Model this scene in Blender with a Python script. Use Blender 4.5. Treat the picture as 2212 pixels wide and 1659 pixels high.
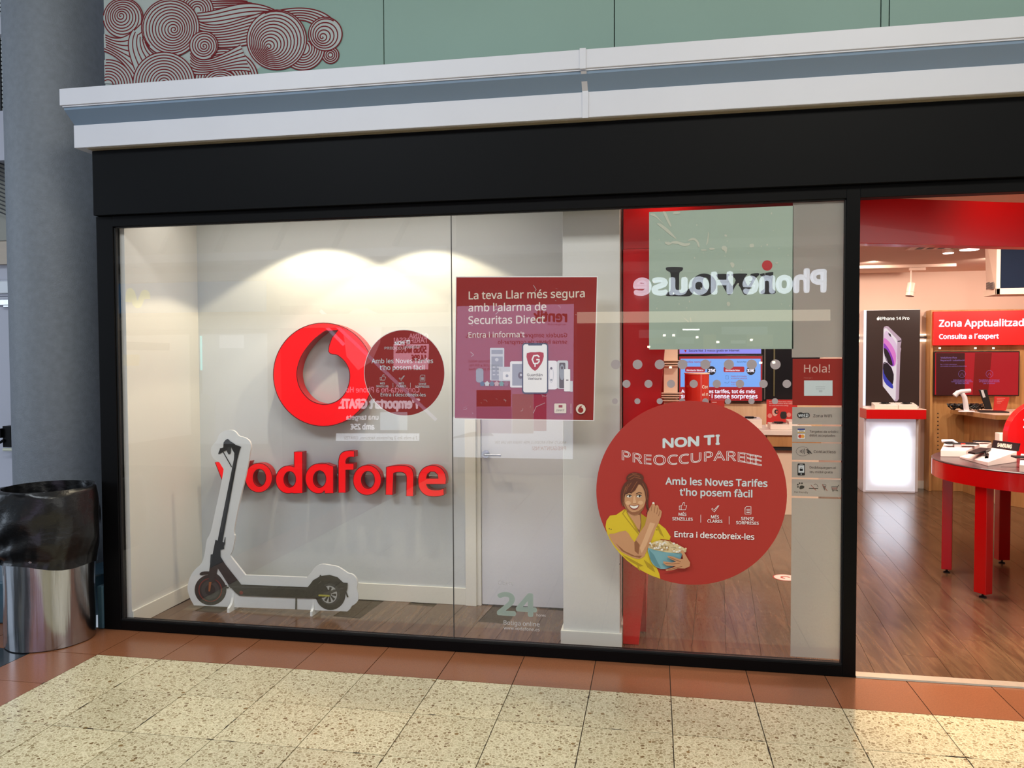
import bpy, bmesh, math, random
from mathutils import Vector, Matrix
random.seed(7)
for o in list(bpy.data.objects): bpy.data.objects.remove(o)
SC = bpy.context.scene
COL = SC.collection
PI = math.pi

# ------------------------------------------------------------------ camera
FPX = 1687.73; YAW, PITCH, ROLL = .181, -.0326, -.0043
CAM = Vector((0, -4.2926, 1.673))
FWD = Vector((-math.sin(YAW)*math.cos(PITCH), math.cos(YAW)*math.cos(PITCH), math.sin(PITCH)))
r0 = Vector((math.cos(YAW), math.sin(YAW), 0)); u0 = r0.cross(FWD)
RGT = math.cos(ROLL)*r0 + math.sin(ROLL)*u0
UPV = -math.sin(ROLL)*r0 + math.cos(ROLL)*u0
cd = bpy.data.cameras.new('camera'); co = bpy.data.objects.new('camera', cd); COL.objects.link(co)
cd.sensor_fit = 'HORIZONTAL'; cd.sensor_width = 36; cd.lens = FPX/2212*36; cd.clip_start = .05; cd.clip_end = 100
co.matrix_world = Matrix(((RGT.x, UPV.x, -FWD.x, CAM.x), (RGT.y, UPV.y, -FWD.y, CAM.y), (RGT.z, UPV.z, -FWD.z, CAM.z), (0, 0, 0, 1)))
SC.camera = co
SC.view_settings.view_transform = 'Standard'; SC.view_settings.look = 'None'
SC.view_settings.gamma = 1; SC.view_settings.use_curve_mapping = False
SC.view_settings.exposure = 0.0
SC.cycles.use_denoising = True
SC.cycles.max_bounces = 8; SC.cycles.transparent_max_bounces = 16; SC.cycles.glossy_bounces = 4
SC.cycles.sample_clamp_indirect = 6
SC.cycles.caustics_reflective = False; SC.cycles.caustics_refractive = False

def at(px, py, **k):
    """a spot of the photograph (2212 x 1659) measured onto the plane x=, y= or z= of the building"""
    d = FWD + (px-1106)/FPX*RGT - (py-829.5)/FPX*UPV
    a = 'xyz'.index(list(k)[0]); t = (list(k.values())[0]-CAM[a])/d[a]
    return CAM + t*d

# ------------------------------------------------------------------ world and lights
W = bpy.data.worlds.new('world'); SC.world = W; W.use_nodes = True
W.node_tree.nodes['Background'].inputs[0].default_value = (.62, .72, .85, 1)
W.node_tree.nodes['Background'].inputs[1].default_value = .55

def light(name, kind, loc, target, power, color, size=1, size_y=None, spot=None, blend=.3, radius=.03):
    l = bpy.data.lights.new(name, kind); l.energy = power; l.color = color
    if kind == 'AREA':
        l.shape = 'RECTANGLE'; l.size = size; l.size_y = size_y or size
    else: l.shadow_soft_size = radius
    if kind == 'SPOT': l.spot_size = math.radians(spot); l.spot_blend = blend
    o = bpy.data.objects.new(name, l); COL.objects.link(o); o.location = loc
    o.rotation_euler = (Vector(target)-Vector(loc)).to_track_quat('-Z', 'Y').to_euler()
    return o
COOL = (.86, .94, 1); WARM = (1, .80, .56)
light('hall_ceiling_light', 'AREA', (-3.2, -4.0, 5.2), (-3.2, -3.2, 0), 170, COOL, 3.2, 1.2)
light('hall_ceiling_light', 'AREA', (1.6, -4.0, 5.2), (1.6, -3.2, 0), 170, (1, .95, .84), 3.2, 1.2)
light('hall_daylight', 'AREA', (-9.6, -3.0, 2.8), (-3.5, -.4, 1.8), 110, (.72, .84, 1), 3.5, 4)
light('hall_daylight', 'AREA', (5.6, -3.6, 2.6), (0, -.6, 1.6), 45, (1, .93, .8), 3, 3)
light('display_spot', 'SPOT', (-2.27, .37, 2.71), (-2.27, .42, 1.0), 50, (1, .84, .56), spot=116, blend=.12, radius=.02)
light('display_spot', 'SPOT', (-1.50, .37, 2.68), (-1.50, .42, 1.0), 40, (1, .84, .56), spot=116, blend=.12, radius=.02)
light('display_fill', 'AREA', (-2.0, .35, 2.72), (-2.0, .35, 0), 9, (1, .94, .84), 2.2, .35)
light('shop_fill_light', 'AREA', (2.3, 1.9, 2.70), (2.5, 2.6, 0), 230, (1, .84, .72), 3.6, 1.5)  # unseen fill panel, added behind the red beam to brighten the shop
for lx, ly_ in ((1.2, 5.0), (2.4, 5.0), (3.6, 4.9), (4.6, 4.6)): light('shop_wall_wash', 'SPOT', (lx, ly_, 2.72), (lx, 6.3, 1.2), 72, (1, .84, .72), spot=150, blend=.9, radius=.03)  # spots added to brighten the rear wall, apart from the modelled downlights
light('shop_entrance_spot', 'SPOT', (1.95, .12, 2.72), (2.05, .6, 2.3), 9, (1, .8, .6), spot=120, blend=.8, radius=.05)
light('shop_track_spot', 'SPOT', (1.38, 1.4, 2.68), (1.85, -.22, 0), 460, (1, .70, .42), spot=44, blend=.7, radius=.03)
light('beam_fill_spot', 'SPOT', (.05, .15, 2.70), (.05, .30, 1.9), 4, (1, .8, .6), spot=150, blend=.9, radius=.05)  # added fill for the red beam, not a known fitting
light('shop_track_spot', 'SPOT', (2.55, .9, 2.68), (2.75, 2.0, .9), 110, (1, .84, .7), spot=70, blend=.5, radius=.04)

# ------------------------------------------------------------------ materials
def lin(c):
    c = c/255
    return c/12.92 if c <= .04045 else ((c+.055)/1.055)**2.4
def rgb(*c): return (lin(c[0]), lin(c[1]), lin(c[2]), 1)
_M = {}
class NT:
    def __init__(s, m): s.t = m.node_tree; s.n = s.t.nodes; s.l = s.t.links
    def new(s, k, **kw):
        n = s.n.new(k)
        for a, v in kw.items(): setattr(n, a, v)
        return n
    def link(s, a, b): s.l.new(a, b)
def mat(name, c, rough=.5, metal=0, emit=0, spec=.5, noise=0, nscale=12, bump=0, bscale=60, coat=0, nstretch=(1, 1, 1), rand=0):
    if name in _M: return _M[name]
    m = bpy.data.materials.new(name); m.use_nodes = True; _M[name] = m
    t = NT(m); b = t.n['Principled BSDF']; col = rgb(*c)
    b.inputs['Base Color'].default_value = col; b.inputs['Roughness'].default_value = rough
    b.inputs['Metallic'].default_value = metal; b.inputs['Specular IOR Level'].default_value = spec
    b.inputs['Coat Weight'].default_value = coat
    if emit:
        b.inputs['Emission Color'].default_value = col; b.inputs['Emission Strength'].default_value = emit
    if noise or bump:
        g = t.new('ShaderNodeNewGeometry'); mp = t.new('ShaderNodeMapping'); t.link(g.outputs['Position'], mp.inputs[0])
        mp.inputs['Scale'].default_value = nstretch
    if noise:
        n = t.new('ShaderNodeTexNoise'); n.inputs['Scale'].default_value = nscale; n.inputs['Detail'].default_value = 5
        t.link(mp.outputs[0], n.inputs['Vector'])
        mx = t.new('ShaderNodeMix', data_type='RGBA', blend_type='MIX')
        mx.inputs[6].default_value = tuple(x*(1-noise) for x in col[:3])+(1,)
        mx.inputs[7].default_value = tuple(min(1, x*(1+noise)) for x in col[:3])+(1,)
        t.link(n.outputs[0], mx.inputs[0]); out = mx.outputs[2]
        if rand:
            oi = t.new('ShaderNodeObjectInfo'); mr = t.new('ShaderNodeMapRange')
            mr.inputs[3].default_value = 1-rand; mr.inputs[4].default_value = 1+rand
            t.link(oi.outputs['Random'], mr.inputs[0])
            vm = t.new('ShaderNodeVectorMath', operation='SCALE'); t.link(out, vm.inputs[0]); t.link(mr.outputs[0], vm.inputs['Scale']); out = vm.outputs[0]
        t.link(out, b.inputs['Base Color'])
    if bump:
        n2 = t.new('ShaderNodeTexNoise'); n2.inputs['Scale'].default_value = bscale; n2.inputs['Detail'].default_value = 4
        t.link(mp.outputs[0], n2.inputs['Vector'])
        bp = t.new('ShaderNodeBump'); bp.inputs['Strength'].default_value = bump; bp.inputs['Distance'].default_value = .01
        t.link(n2.outputs[0], bp.inputs['Height']); t.link(bp.outputs[0], b.inputs['Normal'])
    return m
def glow(name, c, e, base=20):
    """a light-giving surface: a dark face with emission of its own colour"""
    if name in _M: return _M[name]
    m = mat(name, c, .4); b = m.node_tree.nodes['Principled BSDF']
    b.inputs['Base Color'].default_value = tuple(x*base/100 for x in rgb(*c)[:3])+(1,)
    b.inputs['Emission Color'].default_value = rgb(*c); b.inputs['Emission Strength'].default_value = e
    return m
def glass_mat(name, fac=.05, tint=(1, 1, 1), rough=.0):
    if name in _M: return _M[name]
    m = bpy.data.materials.new(name); m.use_nodes = True; _M[name] = m; t = NT(m); t.n.clear()
    out = t.new('ShaderNodeOutputMaterial'); tr = t.new('ShaderNodeBsdfTransparent'); gl = t.new('ShaderNodeBsdfGlossy')
    tr.inputs[0].default_value = (*tint, 1); gl.inputs['Roughness'].default_value = rough; gl.inputs[0].default_value = (1, 1, 1, 1)
    lw = t.new('ShaderNodeLayerWeight'); pw = t.new('ShaderNodeMath', operation='POWER'); pw.inputs[1].default_value = 5; t.link(lw.outputs['Facing'], pw.inputs[0])
    ad = t.new('ShaderNodeMath', operation='MULTIPLY_ADD'); ad.inputs[1].default_value = .5; ad.inputs[2].default_value = fac; t.link(pw.outputs[0], ad.inputs[0])
    mx = t.new('ShaderNodeMixShader'); t.link(ad.outputs[0], mx.inputs[0]); t.link(tr.outputs[0], mx.inputs[1]); t.link(gl.outputs[0], mx.inputs[2])
    t.link(mx.outputs[0], out.inputs[0]); return m
def film_mat(name, c, transp=.12, translu=.5):
    if name in _M: return _M[name]
    m = bpy.data.materials.new(name); m.use_nodes = True; _M[name] = m; t = NT(m); t.n.clear()
    out = t.new('ShaderNodeOutputMaterial'); d = t.new('ShaderNodeBsdfDiffuse'); l = t.new('ShaderNodeBsdfTranslucent'); tr = t.new('ShaderNodeBsdfTransparent')
    d.inputs[0].default_value = rgb(*c); l.inputs[0].default_value = rgb(*c)
    a = t.new('ShaderNodeMixShader'); a.inputs[0].default_value = translu; t.link(d.outputs[0], a.inputs[1]); t.link(l.outputs[0], a.inputs[2])
    b = t.new('ShaderNodeMixShader'); b.inputs[0].default_value = transp; t.link(a.outputs[0], b.inputs[1]); t.link(tr.outputs[0], b.inputs[2])
    t.link(b.outputs[0], out.inputs[0]); return m
def terrazzo_mat():
    m = bpy.data.materials.new('terrazzo'); m.use_nodes = True; t = NT(m); b = t.n['Principled BSDF']
    g = t.new('ShaderNodeNewGeometry')
    v = t.new('ShaderNodeTexVoronoi', feature='F1'); v.inputs['Scale'].default_value = 62
    v2 = t.new('ShaderNodeTexVoronoi', feature='DISTANCE_TO_EDGE'); v2.inputs['Scale'].default_value = 62
    v3 = t.new('ShaderNodeTexVoronoi', feature='F1'); v3.inputs['Scale'].default_value = 17
    for x in (v, v2, v3): t.link(g.outputs['Position'], x.inputs['Vector']); x.inputs['Randomness'].default_value = .95
    sp = t.new('ShaderNodeSeparateColor'); t.link(v.outputs['Color'], sp.inputs[0])
    r = t.new('ShaderNodeValToRGB'); t.link(sp.outputs[0], r.inputs[0]); e = r.color_ramp.elements
    e[0].position = 0; e[0].color = rgb(196, 186, 152); e[1].position = .42; e[1].color = rgb(182, 170, 136)
    for p, c in ((.66, (168, 154, 120)), (.86, (148, 132, 98)), (.97, (120, 98, 66))):
        x = e.new(p); x.color = rgb(*c)
    r.color_ramp.interpolation = 'CONSTANT'
    # cement between the chips
    r2 = t.new('ShaderNodeValToRGB'); t.link(v2.outputs['Distance'], r2.inputs[0]); r2.color_ramp.elements[0].position = .05; r2.color_ramp.elements[1].position = .13
    mx = t.new('ShaderNodeMix', data_type='RGBA'); t.link(r2.outputs[0], mx.inputs[0]); mx.inputs[6].default_value = rgb(220, 211, 178); t.link(r.outputs[0], mx.inputs[7])
    # sparse larger dark chips
    s3 = t.new('ShaderNodeSeparateColor'); t.link(v3.outputs['Color'], s3.inputs[0])
    gt = t.new('ShaderNodeMath', operation='GREATER_THAN'); gt.inputs[1].default_value = .72; t.link(s3.outputs[1], gt.inputs[0])
    ls = t.new('ShaderNodeMath', operation='LESS_THAN'); ls.inputs[1].default_value = .17; t.link(v3.outputs['Distance'], ls.inputs[0])
    mu = t.new('ShaderNodeMath', operation='MULTIPLY'); t.link(gt.outputs[0], mu.inputs[0]); t.link(ls.outputs[0], mu.inputs[1])
    m3 = t.new('ShaderNodeMix', data_type='RGBA'); t.link(mu.outputs[0], m3.inputs[0]); t.link(mx.outputs[2], m3.inputs[6]); m3.inputs[7].default_value = rgb(138, 112, 72)
    n = t.new('ShaderNodeTexNoise'); n.inputs['Scale'].default_value = 2.2; n.inputs['Detail'].default_value = 3; t.link(g.outputs['Position'], n.inputs['Vector'])
    oi = t.new('ShaderNodeObjectInfo'); ad = t.new('ShaderNodeMath', operation='ADD'); t.link(oi.outputs['Random'], ad.inputs[0]); t.link(n.outputs[0], ad.inputs[1])
    mr = t.new('ShaderNodeMapRange'); mr.inputs[1].default_value = 0; mr.inputs[2].default_value = 1.6; mr.inputs[3].default_value = .82; mr.inputs[4].default_value = 1.1; t.link(ad.outputs[0], mr.inputs[0])
    vm = t.new('ShaderNodeVectorMath', operation='SCALE'); t.link(m3.outputs[2], vm.inputs[0]); t.link(mr.outputs[0], vm.inputs['Scale'])
    t.link(vm.outputs[0], b.inputs['Base Color']); b.inputs['Roughness'].default_value = .24; b.inputs['Specular IOR Level'].default_value = .45
    return m
def wood_mat(name, c1, c2, rough=.25, scale=1., axis='Y', rand=.12):
    m = bpy.data.materials.new(name); m.use_nodes = True; t = NT(m); b = t.n['Principled BSDF']
    tc = t.new('ShaderNodeTexCoord'); mp = t.new('ShaderNodeMapping'); t.link(tc.outputs['Object'], mp.inputs[0])
    mp.inputs['Scale'].default_value = {'Y': (9*scale, .9*scale, 9*scale), 'Z': (9*scale, 9*scale, .9*scale), 'X': (.9*scale, 9*scale, 9*scale)}[axis]
    oi = t.new('ShaderNodeObjectInfo'); mu = t.new('ShaderNodeMath', operation='MULTIPLY'); mu.inputs[1].default_value = 37; t.link(oi.outputs['Random'], mu.inputs[0])
    n = t.new('ShaderNodeTexNoise', noise_dimensions='4D'); n.inputs['Scale'].default_value = 2.2; n.inputs['Detail'].default_value = 8; n.inputs['Distortion'].default_value = 1.4
    t.link(mp.outputs[0], n.inputs['Vector']); t.link(mu.outputs[0], n.inputs['W'])
    r = t.new('ShaderNodeValToRGB'); t.link(n.outputs[0], r.inputs[0]); r.color_ramp.elements[0].position = .3; r.color_ramp.elements[1].position = .7
    r.color_ramp.elements[0].color = rgb(*c1); r.color_ramp.elements[1].color = rgb(*c2)
    mr = t.new('ShaderNodeMapRange'); mr.inputs[3].default_value = 1-rand; mr.inputs[4].default_value = 1+rand; t.link(oi.outputs['Random'], mr.inputs[0])
    vm = t.new('ShaderNodeVectorMath', operation='SCALE'); t.link(r.outputs[0], vm.inputs[0]); t.link(mr.outputs[0], vm.inputs['Scale'])
    t.link(vm.outputs[0], b.inputs['Base Color']); b.inputs['Roughness'].default_value = rough
    bp = t.new('ShaderNodeBump'); bp.inputs['Strength'].default_value = .12; bp.inputs['Distance'].default_value = .004; t.link(n.outputs[0], bp.inputs['Height']); t.link(bp.outputs[0], b.inputs['Normal'])
    return m
TERR = terrazzo_mat()
RED_G = mat('red_granite', (140, 90, 62), .22, noise=.28, nscale=150, rand=.07)
BLACK_G = mat('black_granite', (40, 44, 48), .15, noise=.25, nscale=160, rand=.05)
GROUT = mat('grout', (62, 52, 40), .9)
WOODF = wood_mat('walnut_floor', (74, 54, 40), (112, 86, 63), .2)
OAK = wood_mat('oak_panel', (168, 122, 70), (196, 150, 96), .4, .6, 'Z', .04)
BLACK = mat('black_metal', (7, 7, 8), .45, noise=.15, nscale=6, spec=.12)
FASCIA = mat('black_fascia', (7, 8, 10), .5, noise=.2, nscale=2, spec=.12)
GASKET = mat('black_gasket', (8, 8, 9), .7)
BAND = mat('white_band', (204, 206, 214), .45, noise=.04, nscale=3)
BLUEB = mat('slate_blue_band', (122, 144, 168), .5, noise=.04, nscale=3)
COLM = mat('blue_grey_concrete', (114, 121, 129), .55, noise=.22, nscale=26, bump=.25, bscale=120)
FROST = mat('frosted_green_glass', (134, 160, 150), .55, noise=.07, nscale=1.3, spec=.2)
WALLW = mat('white_wall', (216, 216, 212), .7, noise=.02, nscale=5)
WALLG = mat('pale_wall', (200, 205, 207), .65, noise=.02, nscale=5)
BEIGE = mat('cream_wall', (212, 182, 164), .8, noise=.02, nscale=3)
TRIMW = mat('white_trim', (228, 226, 216), .4)
DOORW = mat('white_door', (216, 217, 224), .45)
REDP = mat('red_lacquer', (205, 8, 12), .3, coat=.2)
REDV = mat('red_vinyl', (172, 46, 38), .5)
REDD = mat('dark_red_vinyl', (150, 32, 22), .4)
WHITEP = mat('white_print', (240, 240, 240), .5)
GREYP = mat('pale_grey_print', (206, 218, 222), .5)
BLACKP = mat('black_print', (16, 17, 19), .5)
STEEL = mat('brushed_steel', (176, 178, 182), .2, 1, noise=.1, nscale=5, nstretch=(6, 6, .4), bump=.16, bscale=5)
BAG = mat('black_bin_bag', (15, 15, 17), .30, bump=.5, bscale=13, nstretch=(1, 1, 1.6))
GLASS = glass_mat('shop_glass', .046)

# ------------------------------------------------------------------ mesh helpers
class MB:
    def __init__(s): s.v = []; s.f = []; s.m = []; s.cm = 0
    def add(s, v, f):
        b = len(s.v); s.v += [tuple(p) for p in v]; s.f += [tuple(b+i for i in q) for q in f]; s.m += [s.cm]*len(f); return s
    def mi(s, i): s.cm = i; return s
    def box(s, x0, x1, y0, y1, z0, z1):
        v = [(x0, y0, z0), (x1, y0, z0), (x1, y1, z0), (x0, y1, z0), (x0, y0, z1), (x1, y0, z1), (x1, y1, z1), (x0, y1, z1)]
        return s.add(v, [(0, 3, 2, 1), (4, 5, 6, 7), (0, 1, 5, 4), (1, 2, 6, 5), (2, 3, 7, 6), (3, 0, 4, 7)])
    def prism(s, pts, a, b, axis='y'):
        """polygon extruded along an axis; pts are (x,z) for y, (y,z) for x, (x,y) for z"""
        n = len(pts)
        def P(p, t): return {'y': (p[0], t, p[1]), 'x': (t, p[0], p[1]), 'z': (p[0], p[1], t)}[axis]
        v = [P(p, a) for p in pts]+[P(p, b) for p in pts]
        return s.add(v, [tuple(range(n)), tuple(range(2*n-1, n-1, -1))]+[(i, (i+1) % n, n+(i+1) % n, n+i) for i in range(n)])
    def flat(s, pts, y):
        return s.add([(p[0], y, p[1]) for p in pts], [tuple(range(len(pts)))])
    def ellipse(s, cx, cz, rx, rz, y, n=28, rot=0):
        return s.flat([(cx+rx*math.cos(a)*math.cos(rot)-rz*math.sin(a)*math.sin(rot), cz+rx*math.cos(a)*math.sin(rot)+rz*math.sin(a)*math.cos(rot)) for a in (2*PI*i/n for i in range(n))], y)
    def ribbon(s, pts, w, y, closed=False):
        n = len(pts); v = []
        for i, p in enumerate(pts):
            a = pts[(i-1) % n] if (i or closed) else p; b = pts[(i+1) % n] if (i < n-1 or closed) else p
            dx, dz = b[0]-a[0], b[1]-a[1]; L = math.hypot(dx, dz) or 1
            nx, nz = -dz/L*w/2, dx/L*w/2; v += [(p[0]+nx, y, p[1]+nz), (p[0]-nx, y, p[1]-nz)]
        f = [(2*i, 2*i+1, 2*i+3, 2*i+2) for i in range(n-1)]
        if closed: f.append((2*n-2, 2*n-1, 1, 0))
        return s.add(v, f)
    def lathe(s, prof, cx, cy, n=32, sx=1, sy=1, wob=None):
        v = []
        for j, (r, z) in enumerate(prof):
            for i in range(n):
                a = 2*PI*i/n; k = r*(1+(wob(a, j) if wob else 0)); v.append((cx+k*sx*math.cos(a), cy+k*sy*math.sin(a), z))
        f = [(j*n+i, j*n+(i+1) % n, (j+1)*n+(i+1) % n, (j+1)*n+i) for j in range(len(prof)-1) for i in range(n)]
        if prof[0][0] > 0: f.append(tuple(range(n-1, -1, -1)))
        return s.add(v, f) if True else s
    def cap(s, n=32):
        k = len(s.v)-n; s.f.append(tuple(range(k, k+n))); s.m.append(s.cm); return s
    def tube(s, pts, r, n=8, r2=None):
        pts = [Vector(p) for p in pts]; v = []; m = len(pts); ref = None
        for i, p in enumerate(pts):
            d = (pts[min(i+1, m-1)]-pts[max(i-1, 0)]).normalized()
            up = Vector((0, 0, 1)) if abs(d.z) < .9 else Vector((1, 0, 0))
            a = d.cross(up).normalized(); b = d.cross(a)
            rr = r if r2 is None else r+(r2-r)*i/(m-1)
            for k in range(n): t = 2*PI*k/n; v.append(p+a*rr*math.cos(t)+b*rr*math.sin(t))
        f = [(i*n+k, i*n+(k+1) % n, (i+1)*n+(k+1) % n, (i+1)*n+k) for i in range(m-1) for k in range(n)]
        f += [tuple(range(n-1, -1, -1)), tuple((m-1)*n+k for k in range(n))]
        return s.add(v, f)
    def xf(s, M, start=0):
        s.v[start:] = [tuple(M @ Vector(p)) for p in s.v[start:]]; return s

WL = {}
def wl(o): return WL.get(o.name, Vector((0, 0, 0))) if o else Vector((0, 0, 0))
def tag(o, label=None, cat=None, group=None, kind=None):
    for k, v in (('label', label), ('category', cat), ('group', group), ('kind', kind)):
        if v: o[k] = v
    return o
def thing(name, loc, label=None, cat=None, group=None, kind=None):
    o = bpy.data.objects.new(name, None); COL.objects.link(o); o.location = loc; o.empty_display_size = .1
    WL[o.name] = Vector(loc); return tag(o, label, cat, group, kind)
def obj(name, mb, mats, parent=None, smooth=False, bevel=0, label=None, origin=None):
    """one mesh object; the geometry is given in world coordinates"""
    if not isinstance(mats, (list, tuple)): mats = [mats]
    org = Vector(origin) if origin else (wl(parent) if parent else Vector((0, 0, 0)))
    me = bpy.data.meshes.new(name); me.from_pydata([tuple(Vector(p)-org) for p in mb.v], [], mb.f)
    for m in mats: me.materials.append(m)
    if len(mats) > 1: me.polygons.foreach_set('material_index', mb.m)
    bm = bmesh.new(); bm.from_mesh(me)
    if not getattr(mb, 'keep', False): bmesh.ops.recalc_face_normals(bm, faces=bm.faces)
    big = [f for f in bm.faces if len(f.verts) > 4]
    if big: bmesh.ops.triangulate(bm, faces=big)
    bm.to_mesh(me); bm.free()
    if smooth: me.polygons.foreach_set('use_smooth', [True]*len(me.polygons))
    o = bpy.data.objects.new(name, me); COL.objects.link(o)
    if parent: o.parent = parent; o.location = org-wl(parent)
    else: o.location = org
    WL[o.name] = org
    if bevel:
        b = o.modifiers.new('bevel', 'BEVEL'); b.width = bevel; b.segments = 2; b.limit_method = 'ANGLE'; b.angle_limit = .7
    if smooth and bevel == 0:
        try: me.set_sharp_from_angle(angle=.8)
        except Exception: pass
    if label: o['label'] = label
    return o
def struct(name, mb, m, parent=None, **k):
    o = obj(name, mb, m, parent, **k)
    if not parent: o['kind'] = 'structure'
    return o

_T = {}
try: FONT = bpy.data.fonts.load(bpy.utils.system_resource('DATAFILES', path='fonts')+'/NotoSansHebrew-Regular.woff2')   # the font Blender itself ships with
except Exception: FONT = None
def glyphs(body, bold=0, spacing=1, shear=0):
    k = (body, bold, spacing, shear)
    if k in _T: return _T[k]
    c = bpy.data.curves.new('t', 'FONT'); c.body = body; c.size = 1; c.font = FONT or c.font; c.resolution_u = 3; c.offset = bold; c.space_character = spacing; c.fill_mode = 'BOTH'; c.shear = shear
    o = bpy.data.objects.new('t', c); COL.objects.link(o); dg = bpy.context.evaluated_depsgraph_get()
    me = bpy.data.meshes.new_from_object(o.evaluated_get(dg)); bpy.data.objects.remove(o); bpy.data.curves.remove(c)
    v = [(p.co.x, p.co.y) for p in me.vertices]; f = [tuple(q.vertices) for q in me.polygons]
    eb = {}
    for q in f:
        for i in range(len(q)): e = tuple(sorted((q[i], q[(i+1) % len(q)]))); eb[e] = eb.get(e, 0)+1
    edges = [(q[i], q[(i+1) % len(q)]) for q in f for i in range(len(q)) if eb[tuple(sorted((q[i], q[(i+1) % len(q)])))] == 1]
    bpy.data.meshes.remove(me); _T[k] = (v, f, edges); return _T[k]
def put_text(body, a, b, y, bold=0, hscale=1, height=None, depth=0, spacing=1, shear=0, mb=None, zmin0=False):
    """text laid from point a to point b (x,z pairs) on the plane y"""
    v, f, edges = glyphs(body, 0, spacing, shear)
    if not v: return mb or MB()
    x0 = min(p[0] for p in v); x1 = max(p[0] for p in v); zl = min(p[1] for p in v); zh = max(p[1] for p in v)
    sx = (b[0]-a[0])/(x1-x0); sz = abs(sx)*hscale
    if height: sz = height/(zh-zl if zmin0 else .72)
    base = zl if zmin0 else 0
    mb = mb or MB(); P = [(a[0]+(p[0]-x0)*sx, (a[1]+(b[1]-a[1])*(p[0]-x0)/(x1-x0))+(p[1]-base)*sz) for p in v]
    if depth:
        n = len(P); mb.add([(p[0], y, p[1]) for p in P]+[(p[0], y+depth, p[1]) for p in P], list(f)+[tuple(i+n for i in reversed(q)) for q in f]+[(i, j, j+n, i+n) for i, j in edges])
    else: mb.add([(p[0], y, p[1]) for p in P], f)
    if bold > .001:      # heavier strokes: the same outline printed again slightly to each side, each a hair deeper
        d = bold*sz; sg_ = -1 if y < -3 else 1
        for k in range(8):
            ca_, sa_ = math.cos(k*PI/4), math.sin(k*PI/4)
            mb.add([(p[0]+d*ca_, y+sg_*1.4e-5*(k+1), p[1]+d*sa_) for p in P], f)
    return mb
def words(parent, body, p0, p1, y, m, bold=.012, yy=None, level=True, name='lettering', **k):
    """print a line of text whose baseline runs between two photo spots, measured on the plane y, laid at depth yy"""
    a = at(*p0, y=y); b = at(*p1, y=y); az, bz = a.z, b.z
    if level: az = bz = (a.z+b.z)/2
    return obj(name, put_text(body, (a.x, az), (b.x, bz), yy if yy is not None else y, bold, **k), m, parent)
def P2(pts, y):
    """photo spots to (x,z) pairs on the plane y"""
    r = []
    for p in pts: q = at(p[0], p[1], y=y); r.append((q.x, q.z))
    return r
def Z(pts, s, ox, oy): return [(ox+p[0]*s, oy+p[1]*s) for p in pts]

# ================================================================== SETTING: hall floor
TI = .4; TX = lambda i: TI*(i-6.799)
fl = thing('floor', (0, 0, 0), kind='structure')
obj('grout_bed', MB().box(-10, 6, -7, .02, -.08, -.006), GROUT, fl)
def slab(w, h, ch=.003):
    b = MB(); b.prism([(-w/2, -h/2), (w/2, -h/2), (w/2, h/2), (-w/2, h/2)], -.03, -.001, 'z'); return b
g = .0022
def proto(name, w, h, m):
    o = obj(name, slab(w-2*g, h-2*g), m, fl); me = o.data; bpy.data.objects.remove(o); return me
me_t = proto('tile', TI, TI, TERR); me_r = proto('tile', TI, TI-.004, RED_G); me_b = proto('tile', TI, TI, BLACK_G)
me_rx = proto('tile', TI, TI, RED_G)
count = 0; far = {0: MB(), 1: MB(), 2: MB()}
def tile(me, x, y, i):
    global count
    if y > -3.35 and -5.2 < x < 2.6 and count < 215:
        o = bpy.data.objects.new('terrazzo_tile' if me is me_t else ('black_tile' if me is me_b else 'red_tile'), me); COL.objects.link(o); o.parent = fl
        o.location = (x, y, random.uniform(-.0006, .0006)); count += 1
    else:
        k = 0 if me is me_t else (2 if me is me_b else 1); n = len(far[k].v); far[k].box(x-TI/2+g, x+TI/2-g, y-TI/2+g, y+TI/2-g, -.03, -.001)
for i in range(-16, 20):
    x = TX(i)+TI/2
    tile(me_r, x, -.198, i)
    for j in range(16):
        y = -.396-TI*j-TI/2
        if i == -2: m = me_rx
        elif i < -2: m = me_b
        else: m = me_t
        tile(m, x, y, i)
for k, m in ((0, TERR), (1, RED_G), (2, BLACK_G)):
    if far[k].v:
        o = obj('tile_paving', far[k], m, fl); o['kind'] = 'stuff'

# chipped and dirt filled spots along the joints: real small dark chips lying in the joints
ch = MB()
for k in range(150):
    if random.random() < .6: x = TX(random.randint(-3, 11)); y = random.uniform(-3, -.42); sx, sy = .0026, random.uniform(.008, .05)
    else: y = -.396-TI*random.randint(1, 5); x = random.uniform(-4, 1.8); sx, sy = random.uniform(.008, .05), .0026
    n = 7; ch.add([(x+sx*(1+random.uniform(-.5, .7))*math.cos(2*PI*i/n), y+sy*(1+random.uniform(-.4, .4))*math.sin(2*PI*i/n), .0007) for i in range(n)], [tuple(range(n))])
o = obj('joint_dirt', ch, mat('joint_dirt', (48, 38, 28), .9), fl); o['kind'] = 'stuff'

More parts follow.
